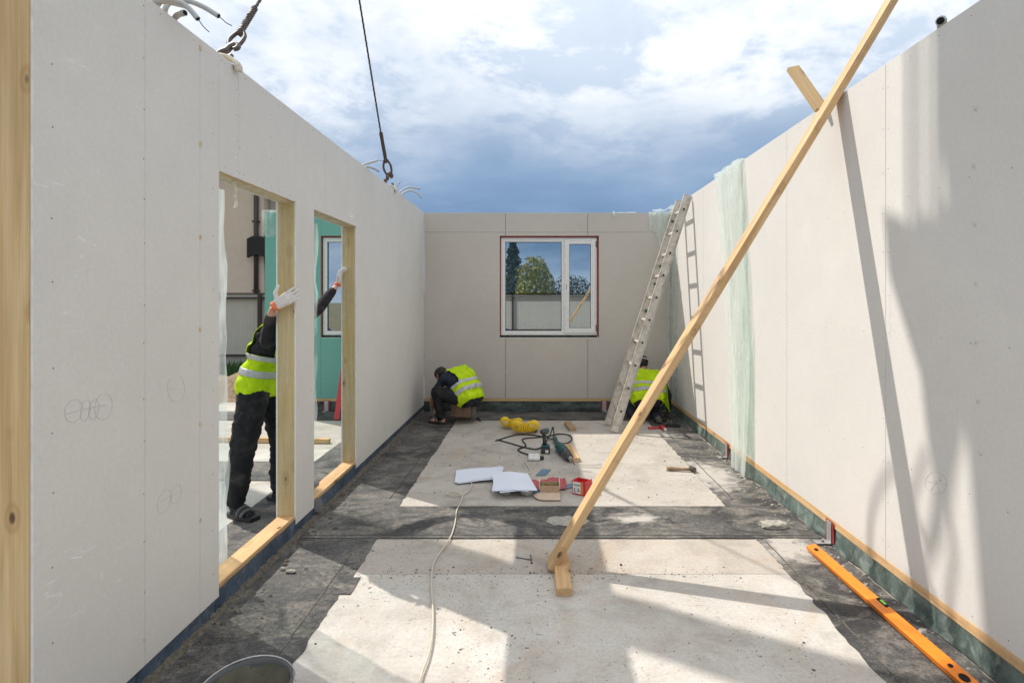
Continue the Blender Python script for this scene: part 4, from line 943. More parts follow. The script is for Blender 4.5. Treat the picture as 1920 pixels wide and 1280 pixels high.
box(bm, x0, x1, y0, y0+e, .002, h); box(bm, x0, x0+e, y0+e, y1-e, .002, h); box(bm, x1-e, x1, y0+e, y1-e, .002, h); box(bm, x0, x1, y1-e, y1, .002, h*.95); box(bm, x0+e, x1-e, y0+e, y1-e, .002, .005); ob('carton', bm, 'cardboard', bx)
bm = nb(); prism(bm, [(x0+.0, y0-.004), (x0-.045, y0-.03), (x0-.05, y0-.06), (x0-.035, y0-.10), (x0+.0, y0-.135), (x0+.03, y0-.142), (x1+.004, y0-.140), (x1+.002, y0-.004)], 2, .0095, .0125)
for v_ in bm.verts: v_.co.z += .10*max(0, (v_.co.y-(y0-.14)))
ob('flap', bm, 'cardboard_pale', bx)
for s_, xx in ((-1, x0), (1, x1)):
    ob('side_flap', B(xx-.002+s_*.004, xx+.002+s_*.004, y0+.002, y1-.01, h-.03, h+.028), 'label_white', bx)
bm = nb()
for i in range(46):
    p = Vector((random.uniform(x0+.02, x1-.02), random.uniform(y0+.02, y1-.02), random.uniform(.055, h+.004))); a = random.uniform(-.4, .4); L = random.uniform(.03, .045)
    tube(bm, [p-Vector((math.cos(a), math.sin(a), random.uniform(-.2, .2)))*L*.5, p+Vector((math.cos(a), math.sin(a), random.uniform(-.2, .2)))*L*.5], .0022, 5)
nl = ob('nails', bm, 'brass', bx); nl['kind'] = 'stuff'
rb = thing('red_box', (.385, 4.55, 0), 'torn open red cardboard box with white printed label by the brace', 'box', None, Matrix.Rotation(R(-32), 4, 'Z')); mw = WM[rb.name]
hh, a_ = .115, .062
bm = nb(); box(bm, -a_, a_, -a_, -a_+.003, .002, hh); box(bm, -a_, -a_+.003, -a_+.003, a_, .002, hh*.96); box(bm, a_-.003, a_, -a_+.003, a_, .002, hh); box(bm, -a_+.003, a_-.003, a_-.003, a_, .002, hh*.9); box(bm, -a_+.003, a_-.003, -a_+.003, a_-.003, .002, .006); ob('carton', bm, 'red_print', rb, mw)
ob('filling', B(-a_+.004, a_-.004, -a_+.004, a_-.004, .006, .06), 'wood_old', rb, mw)
bm = nb(); box(bm, -a_+.006, a_-.045, -a_-.0012, -a_+.0005, .012, hh-.008); lb = ob('label_panel', bm, 'label_white', rb, mw)
ob('orange_band', B(a_-.043, a_-.02, -a_-.0010, -a_+.0005, .012, hh-.004), 'orange_print', rb, mw)
bm = nb()
for zz, xs_ in ((.078, (-.045, -.036, -.028, -.018, -.010, -.002, .006)), (.045, (-.045, -.038, -.01, -.002)), (.030, (-.047, -.042, -.012, -.004, .004)), (.020, (-.04, -.03))):
    for xx in xs_: box(bm, xx, xx+.006, -a_-.0020, -a_-.0010, zz, zz+.009)
lp = ob('label_print', bm, 'hole_black', rb, mw); lp['kind'] = 'stuff'
bm = nb()
for zz in [.02+.012*i for i in range(7)]: box(bm, -a_-.0016, -a_+.0005, -.03, -.018, zz, zz+.008)
ob('side_print', bm, 'label_white', rb, mw)
bm = sheet([[(-a_-.004, -.05+.03*k, hh*.95) for k in range(4)], [(-a_-.03, -.05+.03*k, hh*.95-.012-.008*(k % 2)) for k in range(4)]], .006, 30); ob('torn_flap', bm, 'red_print', rb, mw)
bm = sheet([[(lerp(-.08, .26, k/16)+.0, lerp(4.60, 4.86, i/6)-.05*math.sin(k*.4)*(i/6)+.02*noise.noise((k*.6, i*.5, 3)), .010+.030*abs(noise.noise((k*.45, i*.6, 8)))) for k in range(17)] for i in range(7)], .01, 14)
tag(ob('plastic_bag', bm, 'bag_red', origin=(.09, 4.72, 0)), 'crumpled red plastic bag behind the cardboard box', 'bag')
def flat_piece(P, label):
    bm = nb(); prism(bm, [(p.x, p.y) for p in P], 2, .004, .0075); return tag(ob('sanding_sheet', bm, 'sand_paper', origin=P[0]), label, 'sandpaper', 'blue grey sanding sheets')
flat_piece([fl(1004, 892), fl(1023, 892), fl(1033, 881), fl(1016, 880)], 'blue grey sanding sheet lying behind the red bag')
flat_piece([fl(1047, 914), fl(1052, 919), fl(1078, 914), fl(1074, 906)], 'blue grey sanding sheet between the brown and red boxes')
flat_piece([fl(996, 924), fl(1012, 927), fl(1012, 918), fl(1004, 916)], 'blue grey sanding scrap at the left of the cardboard box')

# ------------------------------------------------------------------ tools and cables
hs = thing('air_hose', (-.22, 6.75, 0), 'coiled yellow air hose heaped on the pale floor', 'hose')
def coil(path, rad, turns, tilt=0.0):
    P = smooth_path(path, 30); out = []; k = len(P); N_ = turns*18
    for i in range(N_+1):
        t_ = i/N_*(k-1); j = min(int(t_), k-2); p = P[j].lerp(P[j+1], t_-j); d = (P[j+1]-P[j]).normalized(); s_ = d.cross(Vector((0, 0, 1))).normalized(); a = 2*math.pi*i/18
        out.append(p+(s_*math.cos(a)+Vector((0, 0, 1))*math.sin(a)*.85)*rad*(1+.07*math.sin(i*.021)+.05*noise.noise((i*.02, rad*50, 1))))
    return out
ob('hose_coil', tube(nb(), coil([(-.41, 6.92, .078), (-.37, 6.80, .078), (-.28, 6.80, .08), (-.22, 6.92, .062)], .056, 21), .0056, 6), 'hose_yellow', hs)
ob('hose_coil', tube(nb(), coil([(-.26, 6.66, .086), (-.20, 6.53, .086), (-.10, 6.52, .088), (-.04, 6.64, .083), (-.03, 6.78, .066)], .064, 31), .0056, 6), 'hose_yellow', hs)
ob('hose_tail', tube(nb(), smooth_path([(-.03, 6.80, .02), (.0, 6.66, .009), (-.02, 6.60, .009)], 8), .0072, 6), 'black_rubber', hs)
dr = thing('cordless_drill', (.095, 5.74, 0), 'teal and black cordless drill standing on its battery', 'drill')
ob('battery', B(.045, .145, 5.69, 5.80, .002, .062, .008), 'tool_dark', dr); ob('base', B(.052, .138, 5.70, 5.80, .0625, .085, .008), 'tool_teal', dr)
ob('battery_label', B(.092, .125, 5.6885, 5.6905, .016, .044), 'label_white', dr)
bm = nb(); tube(bm, [(.088, 5.755, .08), (.083, 5.76, .13), (.080, 5.765, .20)], .02, 10, rad=lambda i: (.024, .018, .022)[i]); ob('grip', bm, 'tool_dark', dr, smooth=True)
bm = nb(); tube(bm, [(.115, 5.86, .200), (.11, 5.84, .208), (.085, 5.755, .225), (.072, 5.70, .236)], .03, 14, rad=lambda i: (.02, .031, .034, .03)[i]); ob('motor_housing', bm, 'tool_teal', dr, smooth=True)
bm = nb(); tube(bm, [(.072, 5.70, .236), (.066, 5.675, .240), (.058, 5.645, .246), (.056, 5.638, .247)], .03, 14, rad=lambda i: (.029, .030, .024, .012)[i]); ob('chuck', bm, 'tool_dark', dr, smooth=True)
rh = thing('corded_drill', (.26, 5.75, 0), 'teal corded power drill lying on the floor, bit towards the camera', 'drill')
bm = nb(); tube(bm, smooth_path([(.205, 6.20, .045), (.215, 6.10, .042), (.232, 5.92, .04), (.245, 5.80, .045)], 5), .03, 12, rad=lambda i: .022+.006*math.sin(i*.5)); ob('grip', bm, 'tool_teal', rh)
bm = nb(); tube(bm, [(.225, 5.86, .05), (.245, 5.78, .055), (.275, 5.65, .058), (.295, 5.56, .056)], .05, 14, rad=lambda i: (.03, .05, .056, .05)[i]); ob('motor_housing', bm, 'tool_teal', rh, smooth=True)
bm = nb(); tube(bm, [(.296, 5.555, .056), (.305, 5.52, .055), (.325, 5.43, .052), (.333, 5.395, .05)], .05, 14, rad=lambda i: (.050, .052, .043, .034)[i]); ob('gear_case', bm, 'tool_dark', rh, smooth=True)
bm = nb(); tube(bm, [(.334, 5.39, .05), (.341, 5.355, .048)], .02, 12); ob('chuck', bm, 'galv', rh)
bm = nb(); tube(bm, [(.341, 5.355, .048), (.370, 5.22, .035)], .005, 8); ob('drill_bit', bm, 'steel_dark', rh)
bm = nb(); tube(bm, smooth_path([(.205, 6.20, .045), (.20, 6.32, .10), (.195, 6.40, .12), (.17, 6.36, .06), (.12, 6.2, .02), (.09, 6.02, .009), (.0, 5.85, .012), (-.12, 5.92, .008), (-.30, 6.10, .008), (-.46, 6.26, .008)], 8), .0075, 7); ob('cord', bm, 'black_rubber', rh)
bc = nb(); tube(bc, smooth_path([(-.47, 6.20, .008), (-.36, 6.36, .008), (-.20, 6.50, .009), (.0, 6.44, .009), (.16, 6.26, .02), (.30, 6.08, .009), (.40, 6.22, .008), (.40, 6.45, .008), (.28, 6.52, .009), (.16, 6.42, .012), (.02, 6.36, .009), (-.16, 6.28, .009), (-.12, 6.0, .009), (-.2, 5.82, .01), (-.1, 5.66, .009), (.0, 5.56, .009), (.04, 5.47, .012)], 9), .0075, 7)
tag(ob('power_cord', bc, 'black_rubber', origin=(0, 6, 0)), 'black power cord looping around the drills on the floor', 'cord')
sk = thing('socket_block', (-.02, 5.52, 0), 'white double socket block on the floor by the drills', 'socket')
ob('housing', B(-.085, .035, 5.44, 5.60, .002, .040, .010), 'socket_white', sk)
for yy in (5.49, 5.55):
    for xx in (-.034, -.018): bm = nb(); lathe(bm, [(.004, 0), (.004, .0012)], (xx, yy, .0398), 8, 0, True); ob('socket_hole', bm, 'hole_black', sk)
ob('plug', B(.036, .075, 5.47, 5.52, .006, .036, .006), 'gasket', sk)
bm = nb(); tube(bm, smooth_path([(-.085, 5.50, .012), (-.105, 5.40, .007), (-.075, 5.22, .007), (-.055, 5.08, .007), (-.10, 5.0, .007), (-.20, 4.96, .007), (-.30, 4.9, .01)], 9), .0055, 7); ob('cord', bm, 'cable_beige', sk)
cb = nb()
pth = [fl(884, 905), fl(884, 912), fl(880, 922), fl(872, 928), fl(862, 931), fl(848, 931), fl(838, 930), fl(842, 926), fl(856, 926), fl(866, 931), fl(866, 938), fl(862, 948), fl(856, 962), fl(853, 985), fl(846, 1008), fl(832, 1030), fl(818, 1050), fl(811, 1068), fl(809, 1100), fl(811, 1135), fl(812, 1165), fl(810, 1200), fl(803, 1235), fl(792, 1265), fl(784, 1295), fl(770, 1340)]
for i, p in enumerate(pth): p.z = .0175 if 6 < i < 10 else .0155
tube(cb, smooth_path(pth, 8), .0052, 8)
tag(ob('extension_cable', cb, 'cable_beige', origin=pth[12]), 'beige cable snaking from the drawings to the bottom edge', 'cable')
hm = thing('hammer', (1.55, 5.12, 0), 'old wooden handled hammer lying on the sunlit floor', 'hammer'); 
h0, h1 = fl(1250, 882), fl(1295, 884); h0.z = h1.z = .022
bm = nb(); tube(bm, [h0, h0.lerp(h1, .15), h0.lerp(h1, .6), h1], .016, 9, rad=lambda i: (.017, .019, .015, .013)[i]); ob('handle', bm, 'wood_old', hm)
t = bmesh.new(); bmesh.ops.create_cone(t, cap_ends=True, segments=8, radius1=.024, radius2=.024, depth=.11); bm = nb(); add(bm, t, 0, Matrix.Translation(h1+Vector((.018, 0, .006))) @ Matrix.Rotation(R(78), 4, 'X')); bmesh.ops.bevel(bm, geom=[e for e in bm.edges], offset=.003, segments=1, affect='EDGES'); ob('head', bm, 'steel_dark', hm)
# tools at the far right
pl = thing('pliers', fl(1238, 806), 'red handled pliers beside the glue cartridge at the far right', 'pliers'); c = fl(1236, 804)
for s_ in (-1, 1): ob('handle', tube(nb(), smooth_path([c+Vector((.02, 0, .014)), c+Vector((-.06, .018*s_, .014)), c+Vector((-.14, .024*s_, .013))], 5), .009, 7), 'red_paint', pl)
ob('jaw', tube(nb(), [c+Vector((.015, 0, .014)), c+Vector((.06, .0, .014)), c+Vector((.09, .0, .012))], .01, 7, rad=lambda i: (.014, .014, .005)[i]), 'steel_dark', pl)
gc = thing('glue_cartridge', fl(1246, 806), 'small red cartridge with a white cap on the dark strip', 'cartridge'); c = fl(1246, 808)
ob('tube', tube(nb(), [c+Vector((0, -.02, .028)), c+Vector((-.02, .13, .028))], .026, 12), 'red_paint', gc); ob('cap', tube(nb(), [c+Vector((0, -.021, .028)), c+Vector((.003, -.04, .028))], .019, 12), 'label_white', gc)
kn = thing('utility_knife', fl(1240, 790), 'yellow and black utility knife by the kneeling worker', 'knife'); c = fl(1238, 791)
ob('body', B(c.x-.09, c.x+.09, c.y-.013, c.y+.013, .010, .032, .005), 'black_rubber', kn); ob('grip_end', B(c.x-.10, c.x-.091, c.y-.012, c.y+.012, .010, .031, .004), 'hose_yellow', kn); ob('grip_end', B(c.x+.091, c.x+.10, c.y-.012, c.y+.012, .010, .031, .004), 'hose_yellow', kn)
bm = nb(); c = fl(1262, 800); tube(bm, smooth_path([c+Vector((-.1, -.02, .018)), c+Vector((-.05, .03, .02)), c+Vector((.03, .03, .03)), c+Vector((.08, -.02, .02)), c+Vector((.02, -.04, .02)), c+Vector((-.06, -.03, .018))], 6), .013, 8); tag(ob('tool_belt', bm, 'black_rubber', origin=c), 'black strap crumpled on the dark strip at the far right', 'strap')
bm = nb(); c = fl(896, 787); box(bm, c.x-.055, c.x+.03, c.y-.012, c.y+.012, .009, .035, .004); tube(bm, [c+Vector((.02, -.01, .02)), c+Vector((.05, -.11, .018))], .011, 7); tag(ob('hand_tool', bm, 'tool_dark', origin=c), 'small dark hammer lying behind the crouching worker', 'hammer')
# two loose nails in front of the block
for a, b, lab in ((fl(967, 1045), fl(996, 1050), 'long steel nail lying flat left of the brace foot'), (fl(995, 1040), fl(997, 1056), 'steel nail pointing at the camera left of the brace foot')):
    bm = nb(); a.z = b.z = .004; tube(bm, [a, b], .0028, 6); d = (b-a).normalized(); tube(bm, [b, b+d*.003], .007, 8); tag(ob('nail', bm, 'wire', origin=a), lab, 'nail', 'loose nails')

# ------------------------------------------------------------------ crumbs, mortar lumps, chips
def lump(loc, sx, sy, sz, mt, label):
    t = bmesh.new(); bmesh.ops.create_icosphere(t, subdivisions=3, radius=1)
    for v_ in t.verts:
        v_.co = Vector((max(-.8, min(.8, v_.co.x))*sx, max(-.8, min(.8, v_.co.y))*sy, max(-.6, min(.75, v_.co.z))*sz))+wobble(Vector(loc)+v_.co*3, 9, min(sx, sy, sz)*.35); v_.co += Vector(loc)
        v_.co.z = max(v_.co.z, .009)
    return tag(ob('mortar_lump', t, mt, origin=loc), label, 'mortar', 'mortar lumps on the floor')
lump(fl(1450, 984, .02), .11, .06, .03, 'mortar', 'flat grey mortar lump on the dark strip near the sunlit wall')
lump(fl(545, 1071, .012), .035, .014, .012, 'mortar', 'stick shaped mortar crumb on the dark strip below the near doorway')
lump(fl(530, 1066, .012), .014, .012, .012, 'mortar', 'round mortar crumb on the dark strip below the near doorway')
bm = nb(); prism(bm, [(.22+(.15+.03*noise.noise((math.cos(a)*1.5, math.sin(a)*1.5, 4)))*math.cos(a)+.03*noise.noise((a*2.2, 1, 1)), 3.955+(.085+.03*noise.noise((math.cos(a)*2, math.sin(a)*2, 9)))*math.sin(a)+.02*noise.noise((a*3, 5, 1))) for a in [2*math.pi*i/40 for i in range(40)]], 2, .0084, .0125)
bmesh.ops.bevel(bm, geom=[e for e in bm.edges if all(v.co.z > .012 for v in e.verts)], offset=.003, segments=1, affect='EDGES')
tag(ob('mortar_smear', bm, 'mortar', origin=(.2, 3.95, 0)), 'smooth grey mortar smear on the dark cross strip behind the brace', 'mortar')
def chips(n_, area, zf, s0, s1, mt, seed):
    rnd = random.Random(seed); bm = nb()
    for i in range(n_):
        x, y = area(rnd); s_ = rnd.uniform(s0, s1)**1.0*(1 if rnd.random() < .85 else 2.0); z_ = .010; a = rnd.uniform(0, 6.28)
        k = rnd.randint(4, 6); top = []; bot = []
        for j in range(k):
            an = a+2*math.pi*j/k; rr_ = s_*rnd.uniform(.55, 1.1); bot.append(bm.verts.new((x+rr_*math.cos(an)*1.5, y+rr_*math.sin(an), zf))); top.append(bm.verts.new((x+rr_*.6*math.cos(an)*1.5, y+rr_*.6*math.sin(an), zf+s_*rnd.uniform(.3, .9))))
        bm.faces.new(top)
        for j in range(k): bm.faces.new((bot[j], bot[(j+1) % k], top[(j+1) % k], top[j]))
    return bm
def a_all(r): return r.uniform(-1.5, 1.9), r.uniform(1.9, 7.7)
def a_wall(r): return XR-.03-abs(r.gauss(0, .09)), r.uniform(1.9, 7.8)
def a_left(r): return XL+.03+abs(r.gauss(0, .10)), r.uniform(2.0, 7.8)
def a_far(r): return r.uniform(-1.0, 1.45), r.uniform(4.3, 7.2)
def a_seam(r): return r.uniform(-1.0, 1.2), 3.21+r.gauss(0, .05)
def a_foot(r): return .16+r.gauss(0, .13), 3.2+r.gauss(0, .2)
for nm, args, lab in (('rubble', (300, a_all, .001, .0010, .0034, 'chip_dark', 1), 'dark grit scattered over the floor'), ('rubble', (420, a_wall, .004, .002, .010, 'chip_pale', 2), 'pale mortar crumbs along the foot of the sunlit wall'),
                      ('rubble', (260, a_left, .004, .003, .011, 'mortar_dark', 3), 'dark mortar crumbs along the hanging wall'), ('rubble', (230, a_seam, .001, .0012, .0035, 'chip_dark', 4), 'dark crumbs along the seam of the pale slabs'),
                      ('rubble', (420, a_far, .001, .0010, .0042, 'chip_dark', 6), 'dark flakes and grit around the tools on the far slab'),
                      ('sawdust', (160, a_foot, .001, .0012, .003, 'wood_old', 5), 'sawdust and splinters around the brace foot')):
    tag(ob(nm, chips(*args), args[5], origin=(0, 4, 0)), lab, None, None, 'stuff')

# ------------------------------------------------------------------ neighbours
hse = thing('neighbour_house', (-12, 20, -.16), 'beige rendered house with a brown downpipe behind the metal fence', 'house')
ob('wall', B(-17, -9.12, 18.0, 26, -.16, 6.0), 'stucco', hse); ob('wall', B(-9.10, -6.9, 18.35, 25.5, -.16, 5.2), 'stucco_grey', hse)
bm = nb(); prism(bm, [(-17.4, 6.0), (-8.8, 6.0), (-13.0, 8.4)], 1, 17.7, 26.4); ob('roof', bm, 'roof_tile', hse)
bm = nb(); prism(bm, [(-9.1, 5.21), (-6.6, 5.21), (-6.6, 5.3), (-9.1, 5.9)], 1, 18.1, 25.8); ob('roof', bm, 'roof_tile', hse)
dp = ob('downpipe', tube(nb(), [(-9.33, 17.92, .6), (-9.33, 17.92, 6.0)], .075, 10), 'pipe_brown', hse)
for zz in (1.9, 4.2): ob('pipe_clip', B(-9.43, -9.23, 17.85, 17.99, zz, zz+.06), 'pipe_brown', dp)
bm = nb()
for i in range(9):
    zz = 3.15+.07*i; x_ = -9.5+.1*noise.noise((i, 1, 1)); tube(bm, smooth_path([(x_-.05, 17.80, zz-.1), (x_+.25, 17.76, zz+.12*noise.noise((i, 2, 1))), (x_+.62, 17.8, zz-.06), (x_+1.0, 17.85, zz+.1)], 5), .045, 6)
ob('cable_bundle', bm, 'black_rubber', hse); ob('meter_box', B(-9.05, -8.55, 18.0, 18.32, 2.8, 4.0), 'pipe_brown', hse)
def fence(name, x0, x1, y, z0, z1, face, label):
    t = thing(name, ((x0+x1)/2, y, z0), label, 'fence'); n_ = int((x1-x0)/1.15); first = None
    for i in range(n_):
        if first is None:
            bm = nb(); P = []
            for k in range(12):
                b_ = k*.096; P += [(b_, 0), (b_+.03, 0), (b_+.055, -.005*face), (b_+.07, -.005*face)]
            P.append((1.15, 0)); a = [bm.verts.new((p, q, 0)) for p, q in P]; b = [bm.verts.new((p, q, z1-z0)) for p, q in P]
            for j in range(len(P)-1): bm.faces.new((a[j], a[j+1], b[j+1], b[j]))
            o = ob('fence_sheet', bm, 'fence_sheet', t, Matrix.Translation((x0, y, z0))); first = o
        else:
            o = link('fence_sheet', first.data, t, Matrix.Translation((x0+1.15*i, y, z0)))
    for zz in (z0+.32, z1-.13): ob('rail', B(x0, x1, y-.062*face-.02, y-.062*face+.02, zz, zz+.05), 'fence_rail', t)
    ob('cap_rail', B(x0, x1, y-.04, y+.03, z1+.002, z1+.03), 'fence_rail', t)
    k = 0
    while x0+.35+2.5*k < x1: xx = x0+.35+2.5*k; ob('post', B(xx-.04, xx+.04, y-.085*face-.04-.002, y-.085*face+.04, z0, z1-.002), 'fence_rail', t); k += 1
    return t
fence('metal_fence', -15.0, 8.0, 14.0, -.15, 1.78, 1, 'grey ribbed metal fence with brown rails behind the building site')
fence('metal_fence', -9.0, 9.0, -10.0, -.15, 1.86, -1, 'grey ribbed metal fence mirrored in the end wall window')
def tree(name, loc, h, rx, z0, mt, label, conifer=False, n_=1500):
    t = thing(name, loc, label, 'tree'); loc = Vector(loc); rnd = random.Random(int(h*100))
    bm = nb(); tube(bm, [loc, loc+Vector((.05, 0, h*.45)), loc+Vector((0, .05, h*.93))], .2, 8, rad=lambda i: (.035*h, .022*h, .004*h)[i])
    for i in range(9):
        z_ = lerp(z0, h*.8, i/8); a = i*2.4; bl = rx*(.75*(1-(z_-z0)/(h-z0)) if conifer else .6); tube(bm, [loc+Vector((0, 0, z_)), loc+Vector((math.cos(a)*bl, math.sin(a)*bl, z_+(0 if conifer else .5)))], .03, 5)
    ob('trunk', bm, 'bark', t)
    bm = nb()
    for i in range(n_):
        if conifer:
            q = rnd.random(); q = 1-(1-q)**.6 if False else q**1.3; z_ = lerp(z0, h, q); tier = .55+.45*abs(math.sin(q*26)); rr_ = rx*(1-q)**.85*tier*math.sqrt(rnd.random())*1.15; a = rnd.uniform(0, 6.283); p = loc+Vector((rr_*math.cos(a), rr_*math.sin(a), z_-.25*rr_))
        else:
            while True:
                p_ = Vector((rnd.uniform(-1, 1), rnd.uniform(-1, 1), rnd.uniform(-1, 1)))
                if .2 < p_.length < 1+.18*noise.noise(p_*2.5): break
            if noise.noise(p_*3.1) > .22 : continue
            p = loc+Vector((p_.x*rx, p_.y*rx, z0+(h-z0)*(.5+.5*p_.z)))
        s_ = rnd.uniform(.05, .11)*(1.0 if not conifer else 1.4); u = Vector((rnd.gauss(0, 1), rnd.gauss(0, 1), rnd.gauss(0, .6))).normalized(); v_ = u.orthogonal().normalized()
        vs = [bm.verts.new(p+u*s_*a_+v_*s_*b_*.6) for a_, b_ in ((-1, 0), (0, -1), (1, 0), (0, 1))]; bm.faces.new(vs)
    cw = ob('crown', bm, mt, t, recalc=False); cw['kind'] = 'stuff'; return t
tree('spruce_tree', (-2.0, -30, -.15), 7.4, 1.7, 1.2, 'leaf_dark', 'dark spruce behind the camera, mirrored at the left of the window', True, 5200)
tree('round_tree', (-.1, -21, -.15), 4.75, 1.35, .4, 'leaf_light', 'round yellow green tree mirrored in the middle of the window', False, 9000)
tree('garden_tree', (-1.9, -24, -.15), 3.6, 1.5, .6, 'leaf_dark', 'dark bushy tree mirrored low at the left of the window', False, 5000)
tree('garden_tree', (2.6, -24, -.15), 3.6, 1.9, .7, 'leaf_dark', 'dark bushy tree mirrored in the narrow right pane', False, 3500)
# heap of soil and grass by the far fence
def heap(c, rx, ry, h):
    return sheet([[Vector((c[0]+rx*(2*k/22-1), c[1]+ry*(2*i/14-1), -.15+max(-.02, h*math.exp(-2.6*((2*k/22-1)**2+(2*i/14-1)**2))*(1+.5*noise.noise((k*.5, i*.5, 3)))-.03+.04*noise.noise((k*1.3, i*1.3, 1))))) for k in range(23)] for i in range(15)], .04, 3)
tag(ob('soil_heap', heap((-5.3, 9.9), 1.9, 1.0, .42), 'soil', origin=(-5.3, 9.9, -.15)), 'heap of brown soil beyond the slab behind the standing worker', 'soil heap')
bm = nb(); rnd = random.Random(4)
for i in range(5200):
    x, y = rnd.uniform(-9.5, -4.8), rnd.uniform(10.9, 13.7); hgt = rnd.uniform(.12, .5)*(.6+.6*noise.noise((x*.8, y*.8, 0))); a = rnd.uniform(0, 6.28); d = Vector((math.cos(a), math.sin(a), 0))*.025; tip = Vector((rnd.gauss(0, .08), rnd.gauss(0, .08), hgt))
    p = Vector((x, y, -.155)); bm.faces.new([bm.verts.new(p-d), bm.verts.new(p+d), bm.verts.new(p+tip)])
tag(ob('grass', bm, 'grass', origin=(-7, 12, -.15), recalc=False), 'green weeds along the foot of the metal fence', None, None, 'stuff')

# ------------------------------------------------------------------ workers
def capsule(bm, p0, r0, p1, r1):
    t = bmesh.new(); p0, p1 = Vector(p0), Vector(p1)
    for p, r_ in ((p0, r0), (p1, r1)): bmesh.ops.create_icosphere(t, subdivisions=2, radius=r_, matrix=Matrix.Translation(p))
    res = bmesh.ops.convex_hull(t, input=t.verts[:], use_existing_faces=False)
    bmesh.ops.delete(t, geom=[v for v in t.verts if not v.link_faces], context='VERTS')
    inter = [g_ for g_ in res.get('geom_interior', []) if isinstance(g_, bmesh.types.BMVert) and g_.is_valid]
    if inter: bmesh.ops.delete(t, geom=inter, context='VERTS')
    hull = {f_ for f_ in res['geom'] if isinstance(f_, bmesh.types.BMFace) and f_.is_valid}
    bmesh.ops.delete(t, geom=[f_ for f_ in t.faces if f_ not in hull], context='FACES')
    add(bm, t)
def remesh(bones, voxel, it=6, grow=0.0):
    """one continuous surface through all bones (p0, r0, p1, r1, material)"""
    bm = nb()
    for b in bones: capsule(bm, b[0], b[1]+grow, b[2], b[3]+grow)
    bmesh.ops.recalc_face_normals(bm, faces=bm.faces)
    me = bpy.data.meshes.new('tmp'); bm.to_mesh(me); bm.free(); o = bpy.data.objects.new('tmp', me); col.objects.link(o)
    m_ = o.modifiers.new('r', 'REMESH'); m_.mode = 'VOXEL'; m_.voxel_size = voxel; m_.use_smooth_shade = True
    s_ = o.modifiers.new('s', 'SMOOTH'); s_.factor = 0.5; s_.iterations = it
    dg = bpy.context.evaluated_depsgraph_get(); out = bpy.data.meshes.new_from_object(o.evaluated_get(dg)); bpy.data.objects.remove(o); bpy.data.meshes.remove(me)
    return out
def seg_d(p, b):
    a, c = Vector(b[0]), Vector(b[2]); d = c-a; t = 0 if d.length < 1e-6 else max(0, min(1, (p-a).dot(d)/d.length_squared)); return (p-(a+d*t)).length-lerp(b[1], b[3], t)
def paint(me, bones, order):
    for m_ in order: me.materials.append(M[m_])
    ix = {m_: i for i, m_ in enumerate(order)}
    for p in me.polygons:
        c = p.center; best = min(bones, key=lambda b: seg_d(c, b)); p.material_index = ix[best[4]]; p.use_smooth = True
def wrinkle(me, amp, s_, seed, stretch=(1, 1, 1), z_max=1e9):
    me.update()
    for v in me.vertices:
        if v.co.z > z_max: continue
        q = Vector((v.co.x*s_*stretch[0]+seed, v.co.y*s_*stretch[1], v.co.z*s_*stretch[2])); n_ = noise.noise(q)+.5*noise.noise(q*2.3); v.co += v.normal*(amp*(abs(n_)*1.6-.5))
def mesh_part(name, me, mats, parent):
    for m_ in mats: me.materials.append(M[m_])
    me.transform(WM[parent.name].inverted()); 
    for p in me.polygons: p.use_smooth = True
    return link(name, me, parent, WM[parent.name].copy())
def head_bones(c, fwd, up, hair=True, capm=None):
    """skull, jaw, nose, ears, brow; c centre of the head"""
    c, f_, u = Vector(c), Vector(fwd).normalized(), Vector(up).normalized(); u = (u-f_*u.dot(f_)).normalized(); s_ = u.cross(f_); hm_ = capm or ('hair' if hair else 'skin')
    return [(c-f_*.022+u*.03, .083, c+f_*.012+u*.035, .078, hm_), (c+f_*.03-u*.01, .066, c+f_*.045-u*.055, .047, 'skin'), (c+f_*.05-u*.078, .026, c+f_*.058-u*.088, .024, 'skin'), (c+f_*.085+u*.012, .010, c+f_*.108-u*.022, .0135, 'skin'),
            (c+f_*.082+s_*.028+u*.022, .014, c+f_*.082-s_*.028+u*.022, .014, 'skin'), (c-f_*.005+s_*.082+u*.015, .012, c-f_*.0+s_*.082-u*.025, .010, 'skin'), (c-f_*.005-s_*.082+u*.015, .012, c-s_*.082-u*.025, .010, 'skin'),
            (c+f_*.085-u*.048+s_*.014, .010, c+f_*.085-u*.048-s_*.014, .010, 'skin')]
